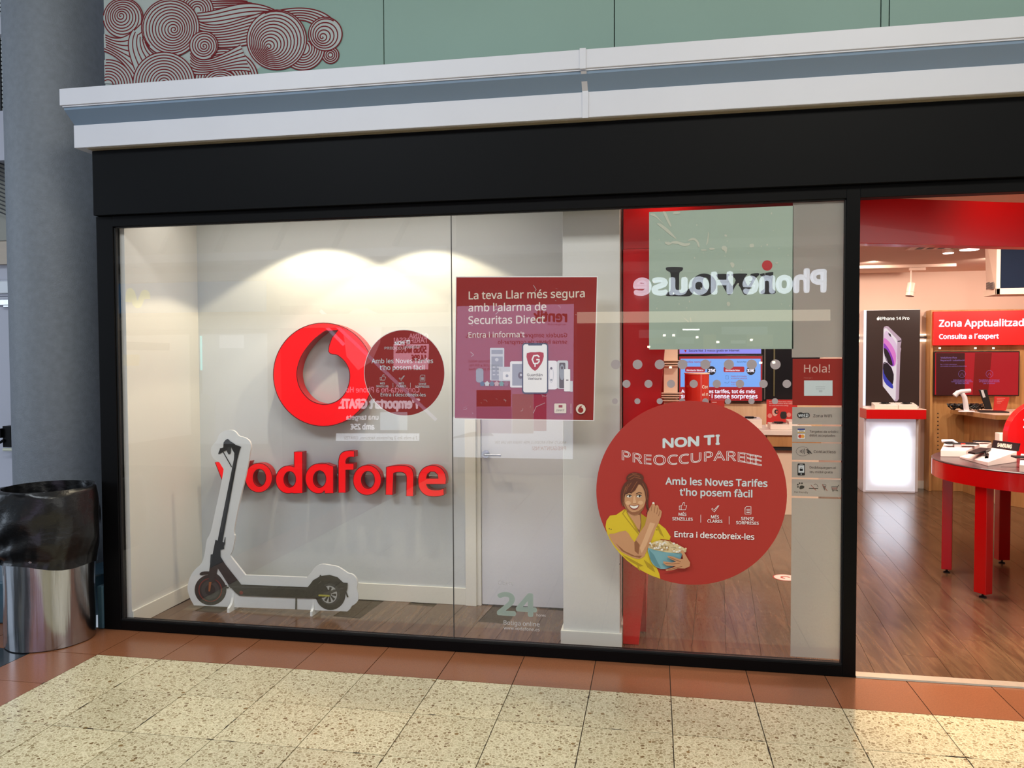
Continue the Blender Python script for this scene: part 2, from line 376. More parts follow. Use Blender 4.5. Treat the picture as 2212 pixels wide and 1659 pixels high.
# ---- shop floor of long walnut planks
sf = thing('floor_shop', (0, 0, 0), kind='structure')
obj('floor_base', MB().box(-3.24, 5.2, .03, 6.4, -.06, -.008), GROUT, sf)
ang = .077; ca, sa = math.cos(ang), math.sin(ang)
def clip(poly, rect):
    for ax, s, lim in ((0, 1, rect[0]), (0, -1, -rect[1]), (1, 1, rect[2]), (1, -1, -rect[3])):
        out = []
        for i in range(len(poly)):
            a, b = poly[i], poly[(i+1) % len(poly)]; da, db = s*a[ax]-lim, s*b[ax]-lim
            if da >= 0: out.append(a)
            if (da >= 0) != (db >= 0): t = da/(da-db); out.append((a[0]+(b[0]-a[0])*t, a[1]+(b[1]-a[1])*t))
        poly = out
        if len(poly) < 3: return []
    return poly
PW, PL = .19, 1.45
np_ = 0
for i in range(-22, 34):
    off = (i*.618 % 1)*PL
    for j in range(-2, 6):
        u0_, u1_ = i*PW+.001, (i+1)*PW-.001; v0_, v1_ = j*PL+off+.001, (j+1)*PL+off-.001
        q = [(u*ca+v*sa, -u*sa+v*ca) for u, v in ((u0_, v0_), (u1_, v0_), (u1_, v1_), (u0_, v1_))]
        q = clip(q, (-3.22, 5.2, .045, 6.36))
        if not q or max(p[0] for p in q)-min(p[0] for p in q) < .03: continue
        cx = sum(p[0] for p in q)/len(q); cy = sum(p[1] for p in q)/len(q)
        if cy > .95 and cx < -.35: continue
        o = obj('floor_plank', MB().prism(q, -.015, 0.0, 'z'), WOODF, sf, origin=(cx, cy, 0)); np_ += 1

# ================================================================== SETTING: the shop shell
S_X = -1.1319; LX, RX = -3.2572, .9665; ZB, ZT = .0695, 2.4875; FL, FR = -3.3715, 1.0332
wallL = thing('wall_left', (0, 0, 0), kind='structure')
obj('wall_panel', MB().box(-3.34, -3.225, .05, .9, 0, 2.74), WALLW, wallL)
obj('baseboard', MB().box(-3.225, -3.213, .05, .83, 0, .1), TRIMW, wallL, bevel=.002)
wallB = thing('wall_back', (0, .83, 0), kind='structure')
obj('wall_panel', MB().box(-3.225, -1.19, .83, .93, 0, 2.74).box(-1.19, -.2, .83, .93, 2.1, 2.74), WALLG, wallB)
bbx = at(1007, 1298, y=.82).x
obj('baseboard', MB().box(-3.213, bbx, .818, .83, 0, .115), TRIMW, wallB, bevel=.002)
# door into the stock room
xa = at(1030, 1300, y=.82).x; xb = at(1040, 1300, y=.83).x
dr = thing('door_1', (xa, .83, 0), kind='structure')
obj('door_frame', MB().box(bbx, xa, .806, .9, 0, 2.1).box(xa, xb, .825, .9, 0, 2.1).box(xa, -.3, .806, .9, 2.03, 2.1), TRIMW, dr, bevel=.002)
dleaf = obj('door_leaf', MB().box(xb+.003, -.34, .84, .88, .008, 2.03), DOORW, dr)
hp = at(1049, 981, y=.83)
hb = MB().lathe([(0, 0), (.026, 0), (.026, .006), (0, .006)], 0, 0, 20); hb.xf(Matrix.Translation((hp.x, .84, hp.z)) @ Matrix.Rotation(PI/2, 4, 'X'))
hb.tube([(hp.x, .84, hp.z), (hp.x, .79, hp.z), (hp.x+.012, .785, hp.z), (hp.x+.115, .785, hp.z)], .008, 10)
hb.lathe([(0, 0), (.02, 0), (.02, .005), (0, .005)], 0, 0, 20) if False else None
obj('door_handle', hb, STEEL, dleaf, smooth=True)
# pillar at the glass, with its baseboard
pil = thing('wall_pillar', (-.36, .3, 0), kind='structure')
obj('pillar_body', MB().box(-.522, -.196, .185, .83, 0, 2.74), WALLW, pil, bevel=.003)
zb_ = at(1280, 1366, y=.17).z
obj('baseboard', MB().box(-.536, -.184, .171, .185, 0, zb_).box(-.536, -.522, .185, .83, 0, zb_).box(-.196, -.184, .185, .5, 0, zb_), TRIMW, pil, bevel=.002)
# shop interior
struct('wall_side', MB().box(-.19, -.05, .5, 6.36, 0, 2.74), REDP)
wb = thing('wall_rear', (2, 6.36, 0), kind='structure')
obj('wall_panel', MB().box(-.2, 5.3, 6.36, 6.46, 0, 2.74), BEIGE, wb)
obj('baseboard', MB().box(.06, 5.2, 6.348, 6.36, 0, .1), TRIMW, wb, bevel=.002)
struct('wall_right', MB().box(5.2, 5.3, -.0, 6.36, 0, 2.74), BEIGE)
struct('ceiling', MB().box(-3.34, 5.3, .105, 6.46, 2.74, 2.82), BEIGE)
struct('ceiling_display', MB().box(-3.225, -.2, .06, .83, 2.728, 2.738), WALLW)

# ---- shop front: black frame, fascia
fr = thing('shop_window', (FL, 0, 0), 'wide two-pane shop window in a black metal frame', 'window')
Y0, Y1 = -.012, .06
obj('jamb', MB().box(FL, LX, Y0, Y1, 0, 2.552), BLACK, fr, bevel=.003)
obj('post', MB().box(RX, FR, Y0, Y1, 0, 2.552), BLACK, fr, bevel=.003)
obj('head_rail', MB().box(LX, RX, Y0, Y1, ZT, 2.552).box(FR, 3.6, Y0, Y1, ZT, 2.552), BLACK, fr, bevel=.003)
obj('sill_rail', MB().box(LX, RX, Y0, Y1, 0, ZB-.01), BLACK, fr, bevel=.003)
gb = MB().box(LX, RX, -.004, .004, ZB-.01, ZB).box(LX, LX+.01, .0, .02, ZB, ZT).box(RX-.006, RX, .0, .02, ZB, ZT).box(LX, RX, .0, .02, ZT-.006, ZT)
obj('gasket', gb, GASKET, fr)
obj('side_return', MB().box(FL, FL+.03, .06, .45, 0, 2.55), GASKET, fr)
zl0 = (at(163, 316, y=-.10).z+at(2212, 202, y=-.10).z)/2
fa = obj('fascia_panel', MB().box(-3.362, 3.6, -.045, .1, 2.553, zl0-.008), FASCIA, bevel=.003)
tag(fa, 'wide black fascia panel running above the shop window', 'fascia')
for k, (a, b) in enumerate(((LX, S_X-.002), (S_X+.002, RX))):
    p = obj('glass_pane', MB().box(a, b, .004, .012, ZB, ZT), GLASS, fr)
obj('glass_joint', MB().box(S_X-.002, S_X+.002, .004, .012, ZB, ZT), mat('joint_silicone', (70, 70, 70), .5), fr)
# threshold
tag(obj('door_threshold', MB().prism([(-.012, 0), (-.008, .008), (.05, .010), (.06, 0)], FR+.002, 3.6, 'x'), mat('threshold_metal', (196, 184, 168), .35, .5, noise=.1, nscale=30)), 'pale metal threshold strip across the shop doorway', 'threshold')
struct('wall_beyond', MB().box(3.6, 5.3, -.012, .1, 0, 2.74), BLACK)

# ---- canopy of two white bands with a slate blue slope between
cn = thing('canopy', (-3.44, 0, 3), 'long white canopy with a slate blue band above the black fascia', 'canopy')
yu, yl_ = -.20, -.10
xl = at(128.5, 228, y=yu).x; xl2 = at(159, 274, y=yl_).x
zu1 = (at(129, 192, y=yu).z+at(2212, 34, y=yu).z)/2; zu0 = at(128.5, 228, y=yu).z
zl1 = at(158, 271, y=yl_).z; zl0 = (at(163, 316, y=yl_).z+at(2212, 202, y=yl_).z)/2
obj('upper_band', MB().box(xl, 4.2, yu, .14, zu0, zu1), BAND, cn, bevel=.003)
obj('band_lip', MB().box(xl+.012, 4.2, yu+.008, .1, zu0-.008, zu0), BAND, cn)
obj('blue_slope', MB().prism([(yu+.014, zu0-.008), (yu+.018, zu0-.022), (yl_+.012, zl1-.01), (.1, zl1-.01), (.1, zu0-.008)], xl+.016, 4.2, 'x'), BLUEB, cn)
obj('lower_band', MB().box(xl2, 4.2, yl_, .05, zl0, zl1), BAND, cn, bevel=.003)
obj('soffit_board', MB().box(-3.36, 4.2, yl_+.015, .05, zl0-.006, zl0), mat('beige_soffit', (150, 140, 120), .6), cn)
xj = at(1259, 130, y=yu).x
obj('joint_cover', MB().box(xj-.016, xj+.016, yu-.006, yu, zu0-.003, zu1+.004).box(xj-.012, xj+.020, yl_-.006, yl_, zl0-.004, zl1+.003).prism([(yu+.012, zu0-.012), (yu+.006, zu0-.012), (yl_-.001, zl1), (yl_+.01, zl1)], xj-.012, xj+.018, 'x'), BAND, cn)

# ---- frosted green glass wall above the canopy
YG = .15
gw = thing('wall_frosted_glass', (0, YG, 3), kind='structure')
gx = [at(227, 150, y=YG).x]+[at(p, 80, y=YG).x for p in (476, 829, 1327)]+[at(1903, 30, y=YG).x, at(1921, 30, y=YG).x, 2.4, 4.2]
FROSTW = mat('frosted_white_glass', (176, 186, 180), .25, noise=.05, nscale=1.3, coat=.3)
for i in range(len(gx)-1):
    obj('glass_panel', MB().box(gx[i]+.0025, gx[i+1]-.0025, YG, YG+.012, 3.1, 5.2), FROST, gw, bevel=.001)
obj('backing_wall', MB().box(gx[0], 4.2, YG+.03, YG+.1, 2.8, 5.3).box(gx[0], gx[0]+.02, YG+.0, .5, 2.8, 5.3), mat('dark_backing', (40, 48, 46), .8), gw)

# cloud pattern printed on the frosted panels: fills and line work in thin layers
SWR = mat('dark_red_line', (104, 18, 24), .6, spec=.2); SWF = mat('cloud_fill', (158, 166, 162), .5, noise=.05, nscale=2)
cl = MB(); LW = .0075
YC = YG-.0006
def zz(x, y): return (x*.36166, y*.36166)
def W2(px, py): q = at(px, py, y=YG); return (q.x, q.z)
layer = [YC]
XL = gx[0]+.001; 
def CL(p): return (max(p[0], XL), p[1])
def fill(pts):
    layer[0] -= .00025; cl.mi(0).flat([CL(W2(*zz(*p))) for p in pts], layer[0])
def line(pts, w=1.):
    q = [W2(*zz(*p)) for p in pts]; run = []
    for p in q:
        if p[0] > XL: run.append(p)
        else:
            if len(run) > 1: cl.mi(1).ribbon(run, LW*w, layer[0]-.0001)
            run = []
    if len(run) > 1: cl.mi(1).ribbon(run, LW*w, layer[0]-.0001)
def ell(cx, cy, rx, ry, n=48, a0=0, a1=2*PI): return [(cx+rx*math.cos(a0+(a1-a0)*i/n), cy+ry*math.sin(a0+(a1-a0)*i/n)) for i in range(n+1)]
def spiral(cx, cy, ex, ey, R, turns=None, gap=17, dirn=1, a0=0):
    """rolled cloud: a disc at (ex,ey) of radius R wound towards (cx,cy)"""
    fill(ell(ex, ey, R, R)[:-1]); layer[0] -= .0001
    n = int(R/gap); line(ell(ex, ey, R, R)); pts = []
    T = n*2*PI; N = n*30
    for i in range(N+1):
        t = i/N; r = (R-gap*.5)*(1-t)+2; a = a0+dirn*T*t; kx = ex+(cx-ex)*t; ky = ey+(cy-ey)*t; pts.append((kx+r*math.cos(a), ky+r*math.sin(a)))
    line(pts)
def arcs(cx, cy, R, gap=17, rmin=14, a0=PI, a1=2*PI, sq=1):
    fill(ell(cx, cy, R, R*sq, 40, a0, a1)); layer[0] -= .0001
    r = R
    while r > rmin: line(ell(cx, cy, r, r*sq, 36, a0, a1)); r -= gap
def bez(p, n=26):
    r = []
    for i in range(n+1):
        t = i/n; u = 1-t; r.append(tuple(u**3*p[0][k]+3*u*u*t*p[1][k]+3*u*t*t*p[2][k]+t**3*p[3][k] for k in (0, 1)))
    return r
def flow(A, B, n):
    a = bez(A); b = bez(B); fill(a+b[::-1]); layer[0] -= .0001
    for k in range(n+1): t = k/n; line([(p[0]*(1-t)+q[0]*t, p[1]*(1-t)+q[1]*t) for p, q in zip(a, b)])
fill([(600, -60), (1500, -60), (1420, 20), (1660, 60), (1700, 300), (1500, 440), (600, 520)])
arcs(1330, -40, 130, 16, 12, PI, 2*PI); arcs(1120, -50, 150, 16, 12, PI, 2*PI); arcs(900, -40, 190, 16, 12, PI, 2*PI); arcs(690, -30, 150, 16, 12, PI, 2*PI)
flow([(1180, -60), (1230, 30), (1400, -10), (1480, 10)], [(1190, 110), (1330, 90), (1400, 30), (1640, 70)], 6)
arcs(1180, 60, 95, 15, 12, PI*.9, 2.1*PI)
flow([(1180, 80), (1350, 70), (1450, -30), (1640, 60)], [(1180, 150), (1300, 170), (1450, 120), (1640, 90)], 4)
flow([(1640, 70), (1760, 40), (1960, 20), (2040, 190)], [(1700, 160), (1760, 90), (1900, 110), (1960, 260)], 5)
arcs(1975, 330, 50, 12, 8, 0, 2*PI)
arcs(1810, 290, 130, 15, 30, -.3*PI, .7*PI)
spiral(1925, 225, 1945, 205, 100, gap=19, dirn=-1, a0=-1)
flow([(1190, 130), (1300, 190), (1430, 110), (1600, 70)], [(1180, 280), (1330, 290), (1420, 290), (1560, 250)], 9)
spiral(1605, 285, 1655, 240, 178, gap=16, dirn=1, a0=-2)
arcs(1340, 480, 205, 17, 40, PI*1.0, 2*PI, .9)
flow([(1140, 300), (1180, 420), (1330, 330), (1440, 270)], [(1140, 440), (1230, 470), (1380, 400), (1500, 430)], 7)
arcs(1320, 500, 100, 16, 12, PI, 2*PI, .8)
spiral(725, 95, 740, 110, 118, gap=15, dirn=-1, a0=.5)
flow([(600, 190), (700, 260), (760, 240), (860, 130)], [(600, 300), (720, 330), (790, 420), (830, 560)], 7)
spiral(1045, 180, 1022, 168, 172, gap=16, dirn=1, a0=2.4)
flow([(800, 180), (740, 260), (790, 360), (810, 420)], [(870, 250), (900, 330), (930, 320), (950, 340)], 5)
arcs(650, 510, 150, 17, 14, PI, 2*PI)
arcs(985, 500, 185, 17, 14, PI*1.0, 2*PI)
spiral(1225, 280, 1222, 275, 84, gap=16, dirn=-1, a0=1)
obj('cloud_print', cl, [SWF, SWR], gw)

# ---- column and what lies left of it
cx0, cy0 = (at(38, 500, y=.55).x+at(224, 500, y=.55).x)/2, .55
cr = .318
cb = MB().lathe([(cr, 0), (cr, 5.3)], cx0, cy0, 64); cb.cap(64)
tag(obj('column', cb, COLM, smooth=True), 'thick round blue-grey painted column left of the shop window', 'column')
pb = MB().prism([(cx0+.64*math.cos(PI/8+k*PI/4), cy0+.64*math.sin(PI/8+k*PI/4)) for k in range(8)], 0, .27, 'z')
tag(obj('column_plinth', pb, mat('teal_glazed_base', (62, 92, 108), .3, noise=.2, nscale=20), bevel=.012), 'low teal painted plinth at the foot of the blue-grey column', 'plinth')
tag(obj('corner_block', MB().box(-3.415, -3.374, -.02, .08, 0, .27), mat('teal_glazed_base', (62, 92, 108), .3), bevel=.008), 'small teal corner block between the bin and the black frame', 'block')
sw = thing('wall_service', (-6, 1.5, 0), kind='structure')
LAV = mat('lavender_paint', (186, 188, 200), .5, noise=.02, nscale=4)
zA = at(30, 572, y=1.5).z
obj('wall_panel', MB().box(-9.5, -4.9+1.3, 1.5, 1.6, 0, 5.3), LAV, sw)
obj('wood_beam', MB().box(-9.5, -4.0, 1.44, 1.5, zA, at(30, 520, y=1.44).z), mat('pale_wood_beam', (190, 176, 160), .6, noise=.06, nscale=8, nstretch=(.3, 2, 4)), sw, bevel=.003)
obj('concrete_panel', MB().box(-9.5, -4.0, 1.47, 1.5, at(30, 519, y=1.47).z, at(30, 350, y=1.47).z), mat('grey_concrete', (158, 158, 150), .8, noise=.12, nscale=3), sw)
obj('ledge_beam', MB().prism([(1.2, at(30, 345, y=1.2).z), (1.5, at(30, 352, y=1.5).z), (1.5, at(20, 236, y=1.4).z), (1.2, at(20, 238, y=1.2).z)], -9.5, -4.0, 'x'), LAV, sw, bevel=.004)
dk = mat('mesh_dark', (26, 28, 32), .6)
gm = MB(); zM0 = at(20, 238, y=1.3).z; zM1 = 5.3
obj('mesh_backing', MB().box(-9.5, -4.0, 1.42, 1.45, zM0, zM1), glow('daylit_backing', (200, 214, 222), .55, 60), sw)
x = -7.0
while x < -4.4: gm.box(x, x+.012, 1.385, 1.40, zM0, zM1); x += .036
z = zM0-1.2
while z < zM1:
    for sgn in (1,): gm.add([(-7.0, 1.395, z+1.05), (-7.0, 1.395, z+1.062), (-4.4, 1.395, z+.012), (-4.4, 1.395, z)], [(0, 1, 2, 3)])
    z += .034
gmo = obj('perforated_mesh', gm, dk, sw); gmo['kind'] = 'stuff'
obj('white_rail', MB().prism([(1.3, at(20, 72, y=1.3).z), (1.36, at(20, 72, y=1.3).z), (1.36, at(10, 36, y=1.3).z+.05), (1.3, at(10, 36, y=1.3).z)], -9.5, -4.0, 'x'), BAND, sw)
# service door
xs = at(30, 900, y=1.48).x
sd = thing('door_2', (xs, 1.48, 0), kind='structure')
obj('door_leaf', MB().box(xs+.004, xs+.9, 1.47, 1.5, .03, at(45, 662, y=1.47).z), LAV, sd, bevel=.003)
obj('door_leaf', MB().box(xs-.9, xs-.004, 1.47, 1.5, .03, at(45, 662, y=1.47).z), LAV, sd, bevel=.003)
obj('door_head', MB().box(xs-1, xs+1, 1.45, 1.5, at(45, 655, y=1.45).z, at(45, 640, y=1.45).z), LAV, sd, bevel=.003)
q = at(17, 662, y=1.44); q0 = at(2, 648, y=1.44)
obj('door_closer', MB().box(at(4, 650, y=1.44).x, at(27, 650, y=1.44).x, 1.41, 1.46, at(10, 660, y=1.44).z, at(10, 647, y=1.44).z).box(at(8, 650, y=1.44).x, at(30, 650, y=1.44).x, 1.43, 1.47, at(10, 664, y=1.44).z, at(10, 659, y=1.44).z), STEEL, sd, bevel=.004)
pb0 = at(8, 971, y=1.38); pb1 = at(58, 971, y=1.38)
obj('push_bar', MB().tube([(pb0.x, 1.38, pb0.z), (pb1.x+.4, 1.38, pb1.z)], .014, 10), mat('cream_bar', (206, 208, 186), .4), sd, smooth=True)
b0 = at(8, 920, y=1.40); b1 = at(28, 966, y=1.40)
obj('latch_case', MB().box(b0.x, b1.x, 1.385, 1.47, b1.z, b0.z).box(b0.x-.02, b0.x+.005, 1.36, 1.45, at(0, 945, y=1.4).z, at(0, 925, y=1.4).z).tube([(b0.x+.02, 1.38, at(0, 950, y=1.4).z), (b0.x-.03, 1.36, at(0, 958, y=1.4).z), (b0.x-.02, 1.36, pb0.z)], .013, 8), BLACK, sd, bevel=.004)
e0 = at(-8, 607, y=1.45); e1 = at(25, 634, y=1.45)
em = thing('emergency_light', (e0.x, 1.5, e1.z), 'small rectangular emergency light above the white service door', 'light')
obj('housing', MB().box(e0.x-.02, e1.x+.03, 1.465, 1.5, e1.z-.02, e0.z+.015), LAV, em, bevel=.008)
obj('lens', MB().box(e0.x, e1.x, 1.445, 1.465, e1.z, e0.z), mat('clear_lens', (215, 220, 225), .15), em, bevel=.008)
s0 = at(39, 736, y=1.46); s1 = at(54, 790, y=1.46)
ex = thing('exit_sign', (s0.x, 1.47, s1.z), 'dark green exit sign on the service door half behind the column', 'sign')
obj('plate', MB().box(s0.x, s1.x+.16, 1.462, 1.47, s1.z, s0.z), mat('sign_green', (14, 62, 44), .4), ex)
obj('pictogram', MB().box(s0.x+.015, s0.x+.045, 1.460, 1.462, s1.z+.02, s1.z+.10).box(s0.x+.012, s0.x+.04, 1.460, 1.462, s0.z-.04, s0.z-.015).box(s0.x+.06, s0.x+.12, 1.460, 1.462, s1.z+.03, s0.z-.02), WHITEP, ex)

# ---- steel waste bin with its black bag
bx, by = -3.575, -.215; br = .240
bn = thing('waste_bin', (bx, by, 0), 'dented brushed steel waste bin lined with a black bag beside the column', 'waste bin')
def wob(a, j): return .012*math.sin(3*a+.5)+.008*math.sin(7*a+j*.5)+.004*math.sin(13*a+1)+.0035*math.sin(29*a+.7*math.sin(j))
prof = [(br, .004)]+[(br*(1+.006*math.sin(k*1.3)), .03+.08*k) for k in range(11)]
obj('steel_body', MB().lathe(prof, bx, by, 72, 1, 1, wob), STEEL, bn, smooth=True)
# bag: hangs over the rim, pulled together low on the left
bg = MB(); n = 160; rows = 44; v = []
tz = .915
kn = math.atan2(-.62, -.78)
for j in range(rows):
    t = j/(rows-1)
    for i in range(n):
        a = 2*PI*i/n; da = abs((a-kn+PI) % (2*PI)-PI); near = math.exp(-(da/.55)**2)
        low = .478+.03*math.cos(a-kn)+.008*math.sin(4*a+1)
        z = tz-(tz-low)*t+.012*math.sin(2*a)*(1-t)
        bulge = .022*math.sin(PI*min(1, t*1.15))+.05*near*math.sin(PI*min(1, t*1.02))
        ds = ((a-kn+PI) % (2*PI)-PI)*br; dz_ = z-.50; phi = math.atan2(dz_, abs(ds)+.02); rd_ = math.hypot(dz_, ds)
        fold = .013*math.sin(13*phi+(2 if ds > 0 else 0)+6*rd_)*math.exp(-rd_/.55)*min(1, rd_/.05)+.0035*math.sin(5*a-9*t)+.0015*math.sin(23*a+9*t)*t
        r = br*1.06+bulge+fold; 
        if j == 0: r = br*1.0+.010
        v.append((bx+r*math.cos(a), by+r*math.sin(a), z))
# inner wall
for j in range(5):
    t = j/4
    for i in range(n):
        a = 2*PI*i/n; r = br*.985-.012*t+.009*math.sin(17*a+3*t)*t; v.append((bx+r*math.cos(a), by+r*math.sin(a), tz+.006-t*.16))
order = list(range(rows+4, rows-1, -1))+list(range(rows))
f = [(order[k]*n+i, order[k]*n+(i+1) % n, order[k+1]*n+(i+1) % n, order[k+1]*n+i) for k in range(len(order)-1) for i in range(n)]
bg.add(v, f)
obj('bin_bag', bg, BAG, bn, smooth=True, label='black plastic bin bag folded over the rim')
kx, ky = bx+(br+.035)*math.cos(kn), by+(br+.035)*math.sin(kn)
obj('bag_knot', MB().lathe([(0, .47), (.018, .475), (.03, .50), (.035, .53), (.022, .57), (0, .60)], kx, ky, 14, wob=lambda a, j: .2*math.sin(4*a+j)).tube([(kx, ky, .5), (kx-.03, ky+.01, .46), (kx-.045, ky+.01, .40)], .014, 8, .006), BAG, bn, smooth=True)

# ================================================================== WINDOW DISPLAY
def shape2d(splines, y, depth, mb=None):
    """flat shape with holes from closed outlines, given depth along y"""
    c = bpy.data.curves.new('s', 'CURVE'); c.dimensions = '2D'; c.fill_mode = 'BOTH'
    for s in splines:
        sp = c.splines.new('POLY'); sp.points.add(len(s)-1); sp.use_cyclic_u = True
        for i, p in enumerate(s): sp.points[i].co = (p[0], p[1], 0, 1)
    o = bpy.data.objects.new('s', c); COL.objects.link(o); dg = bpy.context.evaluated_depsgraph_get()
    me = bpy.data.meshes.new_from_object(o.evaluated_get(dg)); bpy.data.objects.remove(o); bpy.data.curves.remove(c)
    v = [(p.co.x, p.co.y) for p in me.vertices]; f = [tuple(q.vertices) for q in me.polygons]; bpy.data.meshes.remove(me)
    eb = {}
    for q in f:
        for i in range(len(q)): e = tuple(sorted((q[i], q[(i+1) % len(q)]))); eb[e] = eb.get(e, 0)+1
    edges = [(q[i], q[(i+1) % len(q)]) for q in f for i in range(len(q)) if eb[tuple(sorted((q[i], q[(i+1) % len(q)])))] == 1]
    mb = mb or MB(); n = len(v)
    mb.add([(p[0], y, p[1]) for p in v]+[(p[0], y+depth, p[1]) for p in v], f+[tuple(i+n for i in reversed(q)) for q in f]+[(i, j, j+n, i+n) for i, j in edges])
    return mb
def smoothpoly(p, k=4):
    n = len(p); r = []
    for i in range(n):
        a, b, c, d = p[i-1], p[i], p[(i+1) % n], p[(i+2) % n]
        for j in range(k):
            t = j/k; r.append(tuple(.5*((2*b[m])+(-a[m]+c[m])*t+(2*a[m]-5*b[m]+4*c[m]-d[m])*t*t+(-a[m]+3*b[m]-3*c[m]+d[m])*t**3) for m in (0, 1)))
    return r
def smoothline(p, k=4):
    r = []
    for i in range(len(p)-1):
        a, b, c, d = p[max(i-1, 0)], p[i], p[i+1], p[min(i+2, len(p)-1)]
        for j in range(k):
            t = j/k; r.append(tuple(.5*((2*b[m])+(-a[m]+c[m])*t+(2*a[m]-5*b[m]+4*c[m]-d[m])*t*t+(-a[m]+3*b[m]-3*c[m]+d[m])*t**3) for m in (0, 1)))
    return r+[p[-1]]
REDF = glow('lit_red_acrylic', (240, 0, 12), .5, 80)
REDS = mat('red_return', (176, 16, 14), .35, coat=.1)
def two_tone(mb, y):
    """front faces in material 0, returns in material 1"""
    mb.m = [0 if all(abs(mb.v[i][1]-y) < 1e-5 for i in q) else 1 for q in mb.f]; return mb
z4 = lambda p: Z(p, .27726, 560, 640)
ls = thing('logo_sign', (-2.25, .8, 1.2), 'round glowing red quotation mark emblem on the display wall', 'sign')
yf = .715
outer = [(500+390*math.cos(a), 610+402*math.sin(a)) for a in (2*PI*i/64 for i in range(64))]
hole = [(618, 262), (540, 270), (455, 312), (380, 388), (322, 480), (294, 580), (300, 665), (330, 738), (385, 800), (445, 832), (520, 842), (600, 820), (660, 768), (697, 690), (706, 610), (692, 550), (660, 500), (610, 458), (540, 430), (545, 385), (568, 322)]
hs = smoothpoly(hole[1:19], 4)[:-4]; hole2 = [hole[0]]+hs+[hole[18], hole[19], hole[20]]
ring = two_tone(shape2d([P2(z4(outer), yf), P2(z4(hole2), yf)], yf, .095), yf)
obj('emblem', ring, [REDF, REDS], ls)
for a in (-.22, .22): obj('wall_spacer', MB().box(-2.25+a-.01, -2.25+a+.01, yf+.09, .83, 1.45, 1.47), REDS, ls)
lw_ = thing('wordmark_sign', (-2.2, .8, .75), 'row of thick red raised letters spelling the shop name on the display wall', 'sign')
yl = .745
z3 = lambda p: Z(p, .27726, 380, 900)
def el(cx, cy, rx, ry, a0=0, a1=2*PI, n=36): return [(cx+rx*math.cos(a0+(a1-a0)*i/n), cy+ry*math.sin(a0+(a1-a0)*i/n)) for i in range(n if abs(a1-a0) > 6.2 else n+1)]
e_out = smoothline([(1452, 1464), (1456, 1420), (1442, 1372), (1405, 1332), (1350, 1317), (1290, 1332), (1250, 1377), (1238, 1440), (1252, 1505), (1295, 1548), (1350, 1560), (1400, 1558), (1440, 1548)], 4)+[(1437, 1500)]+smoothline([(1400, 1508), (1355, 1508), (1318, 1495), (1301, 1464)], 4)
LET = [(z3, [[(305, 355), (382, 355), (440, 512), (503, 352), (578, 347), (480, 592), (398, 592)]]),
       (z3, [el(645, 476, 105, 114), el(651, 476, 50, 68)]),
       (z4, [[(272, 1332), (272, 1212), (338, 1212), (338, 1533), (275, 1536)]+el(228, 1428, 99, 108, PI*.42, PI*1.62, 26), el(238, 1426, 47, 62)]),
       (z4, [[(578, 1534), (512, 1536), (508, 1512)]+el(462, 1420, 102, 116, PI*.40, PI*1.55, 26)+[(520, 1304), (578, 1326)], el(470, 1424, 50, 66)]),
       (z4, [[(617, 1530)]+smoothline([(617, 1290), (628, 1240), (655, 1212), (700, 1203), (741, 1206)], 4)+[(741, 1252)]+smoothline([(712, 1251), (688, 1259), (675, 1280), (674, 1302)], 3)+[(736, 1303), (735, 1352), (674, 1352), (674, 1530)]]),
       (z4, [el(841, 1432, 109, 117), el(847, 1430, 52, 68)]),
       (z4, [[(985, 1546), (990, 1330)]+smoothline([(1045, 1320), (1110, 1317), (1160, 1325), (1190, 1348), (1203, 1392)], 3)+[(1200, 1558), (1145, 1556)]+smoothline([(1148, 1410), (1138, 1384), (1112, 1371), (1075, 1371), (1046, 1378)], 3)+[(1040, 1548)]]),
       (z4, [e_out, smoothpoly([(1300, 1418), (1309, 1386), (1335, 1366), (1366, 1367), (1389, 1388), (1396, 1418)], 1)])]
EDG = mat('dark_red_edge', (96, 8, 12), .4)
def trim(sp, y, parent, w=.0045):
    b = MB()
    for q in sp: b.ribbon(q, w, y-.0006, True)
    return obj('edge_trim', b, EDG, parent)
for zf, sp in LET:
    pp = [P2(zf(q), yl) for q in sp]; o = obj('letter', two_tone(shape2d(pp, yl, .062), yl), [REDF, REDS], lw_); trim(pp, yl, o)
trim([P2(z4(outer), yf), P2(z4(hole2), yf)], yf, ls, .0055)
obj('mounting_rail', MB().box(-3.0, -1.4, .808, .83, .86, .875), WALLG, lw_)

# ---- scooter cut-out standing board
YS = .46
z3 = lambda p: Z(p, .27726, 380, 900)
st = thing('standee', (-2.4, YS, .0), 'white cut-out standing board printed with a black electric scooter', 'standee')
out = [(338, 355), (298, 332), (274, 290), (275, 240), (300, 205), (320, 180), (335, 140), (375, 112), (430, 104), (465, 120), (490, 150), (540, 165), (575, 195), (584, 240), (575, 290), (565, 350), (540, 470), (500, 640), (470, 780), (450, 900), (459, 930), (450, 990), (440, 1040), (420, 1083)]
out2 = [(540, 1235), (780, 1243), (1020, 1253)]; out3 = [(1060, 1205), (1090, 1167), (1140, 1150), (1200, 1158), (1260, 1170), (1310, 1200), (1340, 1220), (1375, 1230), (1403, 1260), (1413, 1300), (1408, 1340), (1420, 1390), (1418, 1430), (1395, 1460), (1370, 1475), (1355, 1500)]
out4 = [(1335, 1518), (1250, 1515), (900, 1500), (450, 1485), (140, 1470)]; out5 = [(112, 1420), (93, 1360), (92, 1310), (115, 1240), (150, 1190), (200, 1140), (225, 1060), (240, 960), (270, 900), (310, 720), (345, 560), (362, 470), (372, 410)]
bo = P2(z3(smoothline(out, 3)+out2+smoothline(out3, 3)+out4+smoothline(out5, 3)), YS)
bo = [(p[0], max(p[1], .004)) for p in bo]
